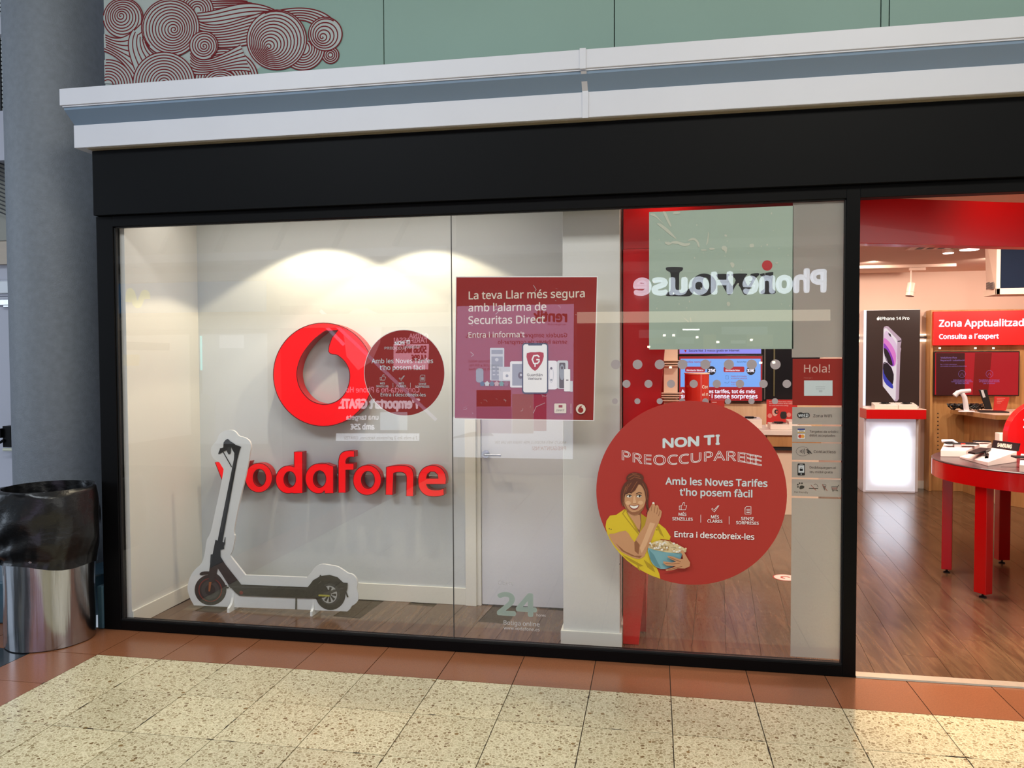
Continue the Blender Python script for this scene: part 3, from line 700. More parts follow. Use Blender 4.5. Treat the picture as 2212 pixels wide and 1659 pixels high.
obj('board', MB().prism(bo, YS, YS+.016, 'y'), mat('white_foam_board', (222, 226, 228), .5), st)
SK = mat('scooter_black', (24, 25, 27), .5); SK2 = mat('scooter_dark_grey', (50, 52, 54), .5); SRd = mat('scooter_red', (120, 30, 24), .5); SOr = mat('scooter_orange', (150, 84, 40), .5); SYe = mat('scooter_yellow', (172, 168, 60), .5); SSi = mat('scooter_silver', (178, 180, 178), .5)
sc_ = MB(); ly = [YS-.0004]
def S(pts, mi, sm=0):
    ly[0] -= .00022; q = z3(smoothpoly(pts, sm) if sm else pts); sc_.mi(mi).flat(P2(q, YS), ly[0])
def SE(cx, cy, rx, ry, mi, n=36): S([(cx+rx*math.cos(2*PI*i/n), cy+ry*math.sin(2*PI*i/n)) for i in range(n)], mi)
SE(270, 1350, 124, 120, 0); SE(268, 1350, 92, 92, 2); SE(268, 1350, 84, 86, 0); SE(268, 1350, 70, 72, 1); SE(268, 1350, 40, 42, 0)
SE(1205, 1380, 118, 126, 0); SE(1200, 1382, 78, 84, 1); SE(1195, 1385, 62, 68, 5)
for k in range(9):
    a = 2*PI*k/9; S([(1195+20*math.cos(a-.25), 1385+20*math.sin(a-.25)), (1195+56*math.cos(a-.12), 1385+60*math.sin(a-.12)), (1195+56*math.cos(a+.25), 1385+60*math.sin(a+.25)), (1195+20*math.cos(a+.25), 1385+20*math.sin(a+.25))], 0)
SE(1150, 1345, 32, 30, 0); SE(1195, 1385, 16, 17, 1)
S([(1060, 1330), (1105, 1325), (1205, 1350), (1210, 1375), (1120, 1420), (1060, 1415)], 0)
S([(1150, 1370), (1310, 1325), (1312, 1338), (1160, 1392)], 1)
S([(455, 330), (458, 282), (445, 262), (430, 225), (440, 210), (512, 234), (500, 262), (480, 340), (365, 978), (326, 975)], 0)
S([(462, 300), (478, 300), (362, 900), (348, 900)], 1)
S([(375, 200), (405, 172), (428, 192), (465, 215), (463, 235), (435, 238), (430, 285), (410, 290), (398, 262), (352, 286), (333, 288), (345, 258), (348, 245), (372, 240)], 0, 2)
SE(417, 262, 16, 26, 1, 16)
S([(366, 270), (372, 268), (440, 388), (434, 392)], 0)
S([(312, 958), (378, 978), (385, 938), (390, 936), (386, 990), (378, 1010), (380, 1030), (350, 1035), (352, 1090), (390, 1150), (515, 1308), (430, 1335), (330, 1178), (305, 1292), (258, 1302), (262, 1210), (272, 1140), (275, 1075), (290, 1070)], 0)
S([(275, 1072), (290, 1070), (283, 1140), (270, 1140)], 1)
S([(188, 1225), (205, 1208), (250, 1203), (300, 1212), (345, 1240), (375, 1285), (390, 1340), (372, 1330), (350, 1280), (310, 1245), (250, 1228), (205, 1234)], 0, 2)
S([(262, 1285), (282, 1285), (270, 1360), (258, 1358)], 3)
S([(410, 1314), (440, 1306), (520, 1306), (1030, 1326), (1075, 1272), (1115, 1300), (1112, 1412), (1050, 1415), (500, 1393), (468, 1368), (440, 1338)], 0)
S([(430, 1318), (1020, 1336), (1018, 1342), (440, 1326)], 1)
S([(1030, 1330), (1072, 1272), (1120, 1245), (1128, 1228), (1138, 1238), (1200, 1230), (1262, 1248), (1308, 1290), (1342, 1293), (1340, 1335), (1332, 1362), (1348, 1400), (1336, 1406), (1318, 1352), (1296, 1302), (1250, 1272), (1190, 1264), (1130, 1282), (1088, 1330)], 0)
S([(386, 1310), (402, 1310), (402, 1322), (420, 1325), (412, 1335), (384, 1335)], 0)
S([(930, 1368), (952, 1368), (946, 1400), (945, 1500), (934, 1500), (936, 1400)], 0)
S([(1118, 1383), (1200, 1386), (1204, 1393), (1200, 1400), (1118, 1397), (1113, 1390)], 4)
SE(514, 1369, 14, 15, 2, 16)
obj('scooter_print', sc_, [SK, SK2, SRd, SOr, SYe, SSi], st)
for p in ((474, 1323), (648, 1330)):
    q = at(*p, z=.0); x = at(p[0]+26, p[1]-14, y=YS-.02).x; d = YS-q.y
    prof = [(YS+.1, 0), (YS-d, 0), (YS-d+.003, .03)]+[(YS-d+.02+(d-.02)*math.sin(t), .04+.095*(1-math.cos(t))) for t in (PI/2*i/6 for i in range(1, 7))]+[(YS+.1, .05)]
    obj('support_foot', MB().prism(prof, x-.008, x+.008, 'x'), mat('white_foam_board', (222, 226, 228), .5), st)

# ================================================================== PRINTS ON THE GLASS
YIN, YOUT = .0165, .0025
class Print:
    """flat print in thin layers on one panel; coordinates of one enlarged view of the photograph"""
    def __init__(s, y, sc, ox, oy): s.b = MB(); s.y = y; s.k = (sc, ox, oy); s.n = 0; s.mats = []; s.tx = []; s.extra = []
    def M(s, m):
        if m not in s.mats: s.mats.append(m)
        s.b.mi(s.mats.index(m)); s.n += 1; return s.y-.00016*s.n
    def q(s, pts): return P2(Z(pts, *s.k), 0)
    def poly(s, pts, m, sm=0): y = s.M(m); s.b.flat(s.q(smoothpoly(pts, sm) if sm else pts), y)
    def ell(s, cx, cy, rx, ry, m, n=24): s.poly([(cx+rx*math.cos(2*PI*i/n), cy+ry*math.sin(2*PI*i/n)) for i in range(n)], m)
    def line(s, pts, w, m, closed=False): y = s.M(m); s.b.ribbon(s.q(pts), w*s.k[0]*.00245, y, closed)
    def rect(s, x0, y0, x1, y1, m, r=0):
        if not r: return s.poly([(x0, y0), (x1, y0), (x1, y1), (x0, y1)], m)
        p = []
        for cx, cy, a in ((x1-r, y0+r, -PI/2), (x1-r, y1-r, 0), (x0+r, y1-r, PI/2), (x0+r, y0+r, PI)):
            for i in range(5): t = a+PI/2*i/4; p.append((cx+r*math.cos(t), cy+r*math.sin(t)))
        s.poly(p, m)
    def text(s, body, x0, y0, x1, y1, m, bold=.01, level=True, **kw):
        a, b = s.q([(x0, y0), (x1, y1)]); 
        if level: zc = (a[1]+b[1])/2; a = (a[0], zc); b = (b[0], zc)
        s.n += 1; y = s.y-.00016*s.n; s.tx.append((put_text(body, a, b, y, bold, **kw), m))
    def done(s, name, parent, label=None):
        host = next((c for c in parent.children if c.name.split('.')[0] in ('disc', 'sheet', 'film', 'panel', 'card', 'board', 'shell')), parent)
        for b, m in s.tx: obj('lettering', b, m, host)
        for nm, q in s.extra: obj(nm, q.b, q.mats, host)
        if s.b.v: return obj(name if name != 'lettering' else 'symbols', s.b, s.mats, host, label=label)

def icons(p, T, thumb, chk, doc, w, m):
    def sub(nm): q = Print(p.y, *p.k); q.n = p.n; p.n += 3; p.extra.append((nm, q)); return q
    q = sub('thumb_icon'); x, y, k = thumb
    q.line([(x-26*k, y-2*k), (x-26*k, y+26*k), (x+20*k, y+26*k), (x+30*k, y-6*k), (x+10*k, y-6*k), (x+14*k, y-28*k), (x+4*k, y-28*k), (x-8*k, y-4*k)], w, m, True)
    q.line([(x-12*k, y-2*k), (x-12*k, y+26*k)], w, m)
    q = sub('tick_icon'); x, y, k = chk
    q.line([(x-30*k, y), (x-22*k, y-4*k), (x-10*k, y+10*k), (x+22*k, y-24*k), (x+30*k, y-26*k), (x-8*k, y+26*k)], w, m, True)
    q = sub('document_icon'); x, y, k = doc
    q.line([(x-12*k, y-28*k), (x+22*k, y-28*k), (x+22*k, y+28*k), (x-22*k, y+28*k), (x-22*k, y-16*k)], w, m, True)
    for j in (-8, 4, 16): q.line([(x-12*k, y+j*k), (x+14*k, y+j*k)], w*1.4, m)

# big round sticker
dc = thing('round_sticker', (.185, 0, .944), 'huge round matt red sticker on the glass with a smiling woman and popcorn', 'sticker')
obj('disc', MB().prism([(.185+.5015*math.cos(2*PI*i/96), .9435+.4985*math.sin(2*PI*i/96)) for i in range(96)], YOUT, YOUT+.0008, 'y'), REDV, dc)
p = Print(YOUT-.0002, .27728, 1260, 840)
p.text('N', 622, 458, 699, 454, GREYP, .04, level=False, height=.0590)
p.text('O', 716, 450, 803, 447, GREYP, .05, level=False, height=.0575)
p.text('N', 820, 446, 897, 441, GREYP, .05, level=False, height=.0590)
p.text('T', 944, 436, 1017, 431, GREYP, .05, level=False, height=.0590)
p.text('I', 1036, 431, 1058, 430, GREYP, .05, level=False, height=.0590)
def outline(p, body, x0, x1, base, capz, w, m, bold=.04):
    v, f, edges = glyphs(body, 0); a0 = min(q[0] for q in v); a1 = max(q[0] for q in v)
    y = p.M(m)
    def B(x):
        for (xa, ya), (xb, yb) in zip(base, base[1:]):
            if x <= xb: return ya+(yb-ya)*(x-xa)/(xb-xa)
        return base[-1][1]
    def Q(q): x = x0+(x1-x0)*(q[0]-a0)/(a1-a0); return p.q([(x, B(x)-q[1]/.72*capz)])[0]
    nx = dict(edges); seen = set()
    for i0_ in list(nx):
        if i0_ in seen: continue
        lp_ = [i0_]; seen.add(i0_); c_ = nx[i0_]
        while c_ != i0_ and c_ in nx and c_ not in seen: lp_.append(c_); seen.add(c_); c_ = nx[c_]
        if len(lp_) > 2: p.b.ribbon([Q(v[i]) for i in lp_], w, y, True)
base = [(295, 551), (380, 570), (460, 584), (545, 590), (620, 592), (720, 588), (800, 582), (880, 572), (960, 564), (1090, 558), (1180, 562), (1260, 574), (1330, 588), (1395, 600)]
outline(p, 'PREOCCUPARE', 302, 1262, base, 92, .0030, WHITEP, .045)
outline(p, 'E', 1258, 1330, base, 92, .0030, WHITEP, .045); outline(p, 'E', 1302, 1362, base, 92, .0030, WHITEP, .045); outline(p, 'E', 1340, 1390, base, 92, .0030, WHITEP, .045)
p.text('Amb les Noves Tarifes', 642, 738, 1433, 770, GREYP, .022)
p.text("t'ho posem fàcil", 752, 822, 1315, 852, GREYP, .022)
icons(p, 0, (775, 915, 1.05), (1028, 934, 1.0), (1283, 946, 1.05), 4, WHITEP)
p.text('MÉS', 743, 987, 803, 989, WHITEP, .014); p.text('SENZILLES', 694, 1022, 852, 1028, WHITEP, .014)
p.text('MÉS', 995, 1008, 1056, 1010, WHITEP, .014); p.text('CLARES', 967, 1040, 1083, 1044, WHITEP, .014)
p.text('SENSE', 1230, 1021, 1328, 1025, WHITEP, .014); p.text('SORPRESES', 1190, 1052, 1366, 1059, WHITEP, .014)
p.line([(915, 980), (915, 1042)], 3.5, WHITEP); p.line([(1136, 992), (1136, 1055)], 3.5, WHITEP)
p.text('Entra i descobreix-les', 711, 1145, 1330, 1182, WHITEP, .018)
p.done('lettering', dc)
# the printed woman
def pm(n, *c): return mat('print_'+n, c, .5)
YEL = pm('yellow', 218, 190, 40); YED = pm('yellow_fold', 176, 146, 30); SKN = pm('skin', 198, 146, 106); SKD = pm('skin_shade', 146, 94, 62); SKL = pm('skin_light', 218, 172, 132); HAR = pm('hair', 92, 46, 30); HAL = pm('hair_light', 140, 82, 50); HAD = pm('hair_dark', 58, 28, 20)
BOW = pm('bowl', 120, 170, 180); BOD = pm('bowl_shade', 92, 142, 152); WHT = pm('white', 238, 234, 224); CRM = pm('popcorn_cream', 226, 206, 160); CRD = pm('popcorn_tan', 176, 140, 88); DRK = pm('dark', 40, 26, 22)
w_ = Print(YOUT-.0008, .27728, 1260, 840)
w_.poly([(320, 938), (255, 983), (208, 988), (180, 1028), (173, 1075), (186, 1128), (205, 1170), (240, 1228), (290, 1290), (340, 1338), (400, 1384), (470, 1425), (530, 1455), (600, 1480), (592, 1440), (575, 1400), (540, 1350), (640, 1300), (600, 1170), (672, 1180), (680, 1152), (640, 1090), (590, 1050), (560, 1040), (500, 1005), (440, 975)], YEL)
w_.poly([(330, 920), (345, 975), (390, 1065), (440, 1125), (456, 1050), (452, 975), (450, 930)], SKD)
w_.poly([(345, 960), (360, 1000), (420, 1085), (438, 1100), (446, 1040), (440, 985)], SKN)
w_.poly([(322, 936), (302, 972), (345, 1030), (400, 1100), (440, 1150), (418, 1080), (388, 1030), (345, 968)], YED)
w_.poly([(328, 948), (312, 972), (350, 1024), (410, 1098), (380, 1040), (345, 985)], YEL)
w_.poly([(450, 972), (500, 1008), (482, 1062), (442, 1148), (452, 1066)], YED)
for pts in ([(300, 1290), (360, 1340), (440, 1385), (470, 1380), (380, 1330)], [(470, 1330), (540, 1380), (560, 1430), (500, 1390)], [(420, 1340), (430, 1380), (445, 1420), (425, 1405)], [(560, 1050), (600, 1130), (630, 1160), (590, 1070)]): w_.poly(pts, YED)
w_.poly([(200, 1136), (240, 1128), (330, 1105), (372, 1160), (398, 1192), (440, 1215), (480, 1285), (470, 1308), (432, 1326), (380, 1312), (300, 1272), (240, 1212)], SKN, 2)
w_.poly([(250, 1200), (320, 1262), (400, 1300), (460, 1300), (440, 1318), (380, 1304), (300, 1264)], SKD)
w_.poly([(498, 985), (560, 1010), (592, 1035), (562, 1090), (542, 1150), (505, 1240), (482, 1288), (450, 1300), (398, 1262), (398, 1195), (440, 1120), (480, 1062)], SKN)
w_.poly([(520, 1040), (560, 1050), (530, 1120), (490, 1220), (455, 1280), (440, 1240), (478, 1150)], SKL)
w_.poly([(398, 1195), (412, 1180), (440, 1215), (430, 1290), (400, 1262)], SKD)
w_.poly([(498, 988), (502, 945), (520, 925), (538, 893), (548, 885), (556, 890), (560, 912), (575, 902), (586, 915), (592, 938), (604, 945), (612, 958), (606, 992), (592, 1030), (560, 1038), (515, 1018)], SKN)
for a in ([(535, 905), (530, 950)], [(560, 915), (552, 965)], [(580, 925), (572, 975)], [(598, 950), (586, 990)]): w_.line(a, 4, SKD)
w_.ell(546, 890, 9, 8, WHT, 12)
w_.poly([(318, 800), (312, 862), (322, 915), (342, 950), (372, 975), (400, 986), (435, 972), (466, 935), (482, 890), (490, 830), (478, 770), (440, 735), (360, 735)], SKN, 2)
w_.poly([(320, 880), (330, 930), (355, 962), (395, 984), (440, 968), (470, 930), (484, 880), (470, 915), (430, 950), (380, 960), (345, 930)], SKD, 2)
w_.ell(350, 888, 20, 16, SKL, 16); w_.ell(446, 886, 20, 16, SKL, 16); w_.poly([(392, 832), (402, 832), (412, 886), (402, 894), (386, 890)], SKL)
w_.poly([(382, 888), (402, 898), (416, 888), (402, 893)], SKD)
w_.poly([(356, 902), (395, 910), (436, 900), (424, 932), (398, 942), (372, 932)], pm('lips', 140, 60, 52), 2)
w_.poly([(363, 907), (396, 914), (430, 905), (418, 926), (396, 931), (376, 926)], WHT, 2)
for ex_ in (357, 434):
    w_.ell(ex_, 836, 19, 9, WHT, 14); w_.ell(ex_+5, 835, 8, 8, DRK, 12); w_.line([(ex_-21, 836), (ex_-10, 826), (ex_+8, 825), (ex_+21, 833)], 5, DRK); w_.line([(ex_-24, 818), (ex_, 806), (ex_+22, 812)], 5, HAD)
w_.poly([(302, 905), (292, 850), (296, 790), (322, 735), (365, 706), (420, 700), (468, 716), (498, 765), (510, 830), (505, 890), (512, 945), (492, 930), (488, 870), (478, 800), (455, 755), (430, 742), (404, 790), (372, 808), (335, 812), (320, 850), (318, 912)], HAR, 2)
for a in ([(330, 760), (312, 830), (310, 890)], [(375, 730), (345, 770), (330, 805)], [(420, 720), (395, 760), (370, 800)], [(462, 735), (488, 790), (498, 860)], [(350, 740), (325, 790)]): w_.line(a, 5, HAL)
w_.poly([(336, 705), (340, 680), (362, 660), (395, 650), (430, 655), (462, 672), (470, 700), (455, 715), (410, 710), (365, 715)], HAR, 3)
for a in ([(350, 690), (390, 668), (440, 680)], [(365, 705), (400, 685), (450, 698)], [(380, 660), (420, 662)]): w_.line(a, 6, HAL)
w_.line([(490, 905), (505, 945), (490, 975)], 4, HAD); w_.line([(312, 880), (309, 912)], 5, SKD)
w_.poly([(506, 1235), (512, 1290), (530, 1345), (560, 1380), (605, 1400), (660, 1396), (715, 1375), (752, 1335), (768, 1290), (766, 1262), (700, 1268), (600, 1250)], BOW, 2)
w_.poly([(512, 1250), (520, 1320), (560, 1378), (605, 1396), (580, 1350), (550, 1290)], BOD)
w_.poly([(506, 1235), (530, 1205), (570, 1182), (640, 1178), (720, 1205), (790, 1240), (802, 1262), (780, 1278), (700, 1276), (600, 1262)], CRM, 2)
rr = random.Random(3)
for k in range(150):
    x = rr.uniform(512, 798); y = rr.uniform(1182, 1272)
    lo = 1236+(x-506)*.16 if x < 766 else 1278; hi = 1205-(x-530)*.16 if x < 640 else 1178+(x-640)*.42
    if y > lo-6 or y < hi-8: continue
    w_.ell(x, y, rr.uniform(6, 11), rr.uniform(5, 9), rr.choice([WHT, WHT, CRM, CRM, CRD]), 7)
w_.poly([(755, 1256), (775, 1250), (790, 1275), (812, 1315), (831, 1345), (828, 1375), (790, 1392), (735, 1390), (700, 1404), (645, 1410), (640, 1400), (690, 1388), (720, 1374), (650, 1370), (624, 1352), (622, 1336), (690, 1346), (722, 1338), (672, 1314), (655, 1302), (660, 1294), (700, 1300), (745, 1318), (776, 1318), (772, 1290)], SKN)
for a in ([(640, 1352), (700, 1358), (750, 1350)], [(672, 1306), (720, 1326), (760, 1340)], [(660, 1404), (720, 1388), (770, 1375)]): w_.line(a, 5, SKD)
for k in range(34):
    x = rr.uniform(190, 640); y = rr.uniform(1000, 1440)
    if (x < 330 and y < 1100) or (x < 560 and 1350 < y and y < 1240+x*.42) or (x > 560 and 1070 < y < 1120 and x < 630): w_.ell(x, y, 4, 5, DRK, 6)
w_.done('woman_print', dc, 'printed woman in a yellow shirt holding a bowl of popcorn')

# small round sticker inside
ds = thing('round_sticker', (-1.42, 0, 1.59), 'smaller dark red round sticker overlapping the glowing emblem', 'sticker')
ca_, cb_ = P2([(785, 806), (958, 806)], 0); ct, cbm = P2([(872, 713), (872, 898)], 0)
cxs, czs, rs = (ca_[0]+cb_[0])/2, (ct[1]+cbm[1])/2, (cb_[0]-ca_[0])/2
obj('disc', MB().prism([(cxs+rs*math.cos(2*PI*i/72), czs+(ct[1]-cbm[1])/2*math.sin(2*PI*i/72)) for i in range(72)], YIN, YIN+.0008, 'y'), REDD, ds)
obj('edge', MB().ribbon([(cxs+(rs+.001)*math.cos(2*PI*i/72), czs+((ct[1]-cbm[1])/2+.001)*math.sin(2*PI*i/72)) for i in range(72)], .004, YIN+.001, True), WHITEP, ds)
p = Print(YIN-.0002, .27726, 560, 640)
p.text('NON TI', 1050, 380, 1165, 368, GREYP, .04, level=False); outline(p, 'PREOCCUPAREEE', 968, 1245, [(960, 414), (1100, 414), (1250, 400)], 26, .0010, GREYP, .03)
p.text('Amb les Noves Tarifes', 868, 520, 1348, 522, GREYP, .01); p.text("t'ho posem fàcil", 932, 572, 1280, 575, GREYP, .01)
icons(p, 0, (955, 633, .8), (1104, 638, .75), (1266, 638, .85), 3, GREYP)
for t_, a, b, y in (('MÉS', 935, 972, 686), ('SENZILLES', 905, 1000, 709), ('MÉS', 1083, 1122, 686), ('CLARES', 1063, 1138, 709), ('SENSE', 1237, 1295, 690), ('SORPRESES', 1210, 1320, 712)): p.text(t_, a, y, b, y+1, GREYP, .01)
p.line([(1036, 675), (1036, 712)], 2.5, GREYP); p.line([(1172, 675), (1172, 712)], 2.5, GREYP)
p.text('Entra i descobreix-les', 940, 780, 1292, 782, GREYP, .008)
p.done('lettering', ds)

# alarm poster
ap = thing('poster', (-.72, YIN, 1.33), 'dark red poster with home alarm devices taped inside the window', 'poster')
pq = P2([(984.5, 598.5), (1289, 598), (1281, 908), (981, 904)], 0)
pw = P2([(983, 596.5), (1291, 596), (1283, 910), (979.5, 906)], 0)
obj('sheet', MB().prism(pw, YIN+.0004, YIN+.0012, 'y'), WHITEP, ap)
obj('red_field', MB().prism(pq, YIN, YIN+.0004, 'y'), REDD, ap)
p = Print(YIN-.0002, .27735, 960, 560)
CR = mat('cream_print', (226, 216, 200), .5); LG = pm('light_grey', 206, 210, 214); MG = pm('mid_grey', 150, 158, 168); DG = pm('dark_grey', 88, 84, 82)
p.text('La teva Llar més segura', 185, 302, 1090, 302, CR, .012); p.text("amb l'alarma de", 183, 401, 790, 401, CR, .012)
p.text('Securitas Direct', 183, 500, 778, 500, CR, .012); p.text("Entra i informa't", 183, 608, 620, 608, CR, .008)
p.rect(350, 690, 462, 945, LG, 8); p.rect(362, 706, 450, 738, MG); p.rect(362, 758, 450, 940, MG); p.ell(404, 782, 14, 14, LG)
for j in range(3): p.line([(372, 840+j*30), (392, 840+j*30)], 8, LG); p.line([(406, 840+j*30), (426, 840+j*30)], 8, LG)
p.rect(420, 838, 512, 950, LG, 6); p.rect(452, 876, 512, 940, WHITEP, 8); p.ell(484, 908, 11, 11, MG)
p.rect(242, 850, 300, 960, MG, 20)
p.rect(508, 795, 622, 1000, WHITEP, 12); p.rect(525, 815, 604, 985, MG, 3); p.ell(590, 905, 20, 26, DG); p.ell(594, 902, 9, 10, LG)
p.rect(760, 790, 880, 1015, WHITEP, 24); p.ell(830, 900, 20, 62, LG); p.ell(830, 900, 15, 56, WHITEP); p.ell(830, 850, 8, 10, DG); p.ell(830, 940, 9, 7, MG)
p.rect(875, 788, 962, 1010, LG, 16); p.rect(892, 806, 940, 1004, DG, 8); p.ell(914, 880, 20, 62, MG); p.ell(914, 846, 9, 12, DG)
p.rect(930, 856, 978, 1030, WHITEP, 5); p.line([(946, 942), (964, 942)], 8, DG); p.rect(976, 948, 998, 1032, LG, 3)
FB = [pm('fob_blue', 96, 116, 146), LG, pm('fob_steel', 110, 130, 150), pm('fob_pink', 206, 170, 178), pm('fob_teal', 120, 160, 160), pm('fob_mauve', 160, 110, 130)]
for k in range(6):
    cx = 292+k*37.5; p.poly([(cx+(22 if i % 2 == 0 else 16)*math.cos(i*PI/5-PI/2), 970+(22 if i % 2 == 0 else 16)*math.sin(i*PI/5-PI/2)) for i in range(10)], FB[k])
p.rect(603, 652, 806, 1048, pm('phone_edge', 60, 74, 96), 22); p.rect(612, 662, 797, 1038, WHITEP, 16); p.rect(650, 655, 760, 672, pm('phone_edge', 60, 74, 96), 6)
p.poly([(640, 732), (705, 724), (770, 728), (764, 790), (742, 830), (704, 870), (662, 832), (644, 790)], pm('shield_red', 176, 30, 34), 2)
p.line([(738, 762), (722, 748), (694, 752), (682, 780), (694, 812), (722, 812), (736, 796), (736, 782), (714, 782)], 13, WHITEP)
p.line([(704, 808), (704, 838)], 11, WHITEP)
p.text('Guardián', 642, 911, 762, 911, DG, .006); p.text('Verisure', 648, 940, 755, 940, DG, .006)
p.rect(854, 1124, 948, 1200, CR, 8); p.rect(888, 1136, 918, 1156, REDD); p.text('Direct', 866, 1186, 934, 1182, BLACKP, .0, level=False, shear=.5)
p.line([(984, 1126), (984, 1203)], 3, CR); p.ell(1061, 1168, 38, 38, CR, 32); p.ell(1060, 1176, 21, 21, REDD); p.poly([(1044, 1174), (1050, 1150), (1074, 1138), (1064, 1154), (1064, 1166)], REDD)
p.done('printing', ap)
# bits of old tape and wrinkled film on the poster
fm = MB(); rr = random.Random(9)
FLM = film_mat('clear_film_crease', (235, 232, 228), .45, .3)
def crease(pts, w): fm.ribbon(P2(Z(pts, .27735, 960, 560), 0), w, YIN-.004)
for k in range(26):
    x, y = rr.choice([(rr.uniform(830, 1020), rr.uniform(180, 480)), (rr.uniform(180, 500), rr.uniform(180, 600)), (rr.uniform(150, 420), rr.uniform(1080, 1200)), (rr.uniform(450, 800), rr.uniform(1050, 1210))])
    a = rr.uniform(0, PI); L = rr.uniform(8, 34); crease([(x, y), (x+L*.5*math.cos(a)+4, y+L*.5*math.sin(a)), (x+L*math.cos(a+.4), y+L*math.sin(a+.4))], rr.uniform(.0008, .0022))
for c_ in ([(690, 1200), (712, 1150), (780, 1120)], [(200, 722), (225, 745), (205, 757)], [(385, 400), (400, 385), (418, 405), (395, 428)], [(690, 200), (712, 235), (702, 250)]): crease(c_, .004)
o = obj('film_crease_and_glint', fm, FLM, ap); o['kind'] = 'stuff'

# pale poster with black bubble lettering
lp = thing('poster', (.34, YIN, 1.72), 'pale green poster with black bubbly lettering in the upper window', 'poster')
obj('sheet', MB().prism(P2([(1402, 457), (1715, 443), (1715, 753.5), (1402, 755)], 0), YIN, YIN+.0008, 'y'), mat('pale_green_sheet', (166, 184, 170), .35, noise=.04, nscale=4), lp)
k7 = (.28926, 1300, 420)
def Lw(sp, m=BLACKP, sm=3, name='letter'): obj(name, shape2d([P2(Z(smoothpoly(s, sm), *k7), 0) for s in sp], YIN-.0008, .0005), m, lp)
Lw([[(478, 553), (492, 541), (595, 541), (607, 551), (600, 568), (580, 585), (579, 660), (580, 728), (612, 732), (655, 700), (690, 685), (686, 725), (655, 757), (560, 758), (490, 757), (480, 747), (490, 730), (513, 715), (515, 650), (513, 585), (488, 568)]])
Lw([[(765+92*math.cos(2*PI*i/18), 672+84*math.sin(2*PI*i/18)) for i in range(18)], [(780+24*math.cos(2*PI*i/14)+6*math.sin(2*PI*i/14), 664+46*math.sin(2*PI*i/14)) for i in range(14)]])
Lw([[(855, 606), (866, 592), (945, 592), (956, 602), (942, 622), (975, 682), (1002, 640), (985, 615), (972, 604), (980, 590), (1078, 588), (1088, 598), (1068, 624), (1094, 682), (1124, 636), (1128, 618), (1112, 604), (1120, 590), (1165, 585), (1180, 591), (1172, 606), (1150, 628), (1092, 738), (1075, 748), (1058, 738), (1014, 662), (975, 736), (957, 748), (938, 740), (878, 632)]], sm=2)
Lw([[(1186, 592), (1230, 583), (1278, 577), (1284, 588), (1278, 640), (1278, 702), (1300, 717), (1302, 732), (1288, 741), (1240, 742), (1200, 741), (1188, 731), (1196, 717), (1216, 704), (1218, 650), (1214, 618), (1190, 606)]], sm=2)
Lw([[(1238+39*math.cos(2*PI*i/24), 528+39*math.sin(2*PI*i/24)) for i in range(24)]], mat('red_dot_print', (186, 28, 36), .5), 1, 'dot')
fb = MB()  # pale flat shapes: highlights of the crinkled film, painted as colour
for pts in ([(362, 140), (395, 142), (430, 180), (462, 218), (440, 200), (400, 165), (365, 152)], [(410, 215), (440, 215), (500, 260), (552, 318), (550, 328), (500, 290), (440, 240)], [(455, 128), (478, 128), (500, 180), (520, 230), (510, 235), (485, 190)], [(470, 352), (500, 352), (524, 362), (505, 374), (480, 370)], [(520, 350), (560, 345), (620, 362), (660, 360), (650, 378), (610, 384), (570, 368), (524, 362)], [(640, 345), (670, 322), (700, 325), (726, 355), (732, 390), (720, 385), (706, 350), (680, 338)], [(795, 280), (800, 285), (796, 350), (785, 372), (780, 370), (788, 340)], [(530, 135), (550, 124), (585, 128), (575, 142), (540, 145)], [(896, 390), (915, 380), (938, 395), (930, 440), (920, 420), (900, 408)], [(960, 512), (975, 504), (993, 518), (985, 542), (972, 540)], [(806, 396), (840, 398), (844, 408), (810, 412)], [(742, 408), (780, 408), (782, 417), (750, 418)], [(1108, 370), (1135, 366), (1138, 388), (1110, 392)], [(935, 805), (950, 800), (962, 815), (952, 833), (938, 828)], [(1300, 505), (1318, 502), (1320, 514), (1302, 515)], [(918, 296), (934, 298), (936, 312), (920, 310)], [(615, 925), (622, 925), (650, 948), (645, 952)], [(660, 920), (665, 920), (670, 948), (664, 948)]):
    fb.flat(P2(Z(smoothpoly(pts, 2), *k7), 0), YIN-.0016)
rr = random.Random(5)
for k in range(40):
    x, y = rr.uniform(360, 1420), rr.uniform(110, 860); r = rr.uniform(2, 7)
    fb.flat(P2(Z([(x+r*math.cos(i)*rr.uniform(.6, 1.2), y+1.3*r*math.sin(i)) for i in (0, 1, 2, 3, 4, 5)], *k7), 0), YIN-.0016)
o = obj('film_crease_and_glint', fb, mat('film_glint', (196, 200, 184), .3), lp); o['kind'] = 'stuff'

# band of pale dots across the glass
db = thing('dot_stickers', (.2, YIN, 1.53), 'three rows of small pale round dots stuck across the window', 'sticker')
DOT = film_mat('pale_dot_film', (206, 200, 204), .12, .35)
for y, r, xs_ in ((787.3, .0262, (1329.8, 1377, 1425, 1474.5, 1524, 1575, 1624.6, 1676)), (829.4, .0216, (1353, 1400.7, 1449.6, 1498.8, 1548.8, 1599, 1650, 1700.7)), (867, .0160, (1328, 1376.7, 1425, 1474, 1524, 1573, 1624, 1675))):
    for x in xs_:
        q = at(x, y, y=0); obj('dot', MB().prism([(q.x+r*math.cos(2*PI*i/28), q.z+r*math.sin(2*PI*i/28)) for i in range(28)], YIN-.002, YIN-.0015, 'y'), DOT, db, origin=(q.x, YIN, q.z))

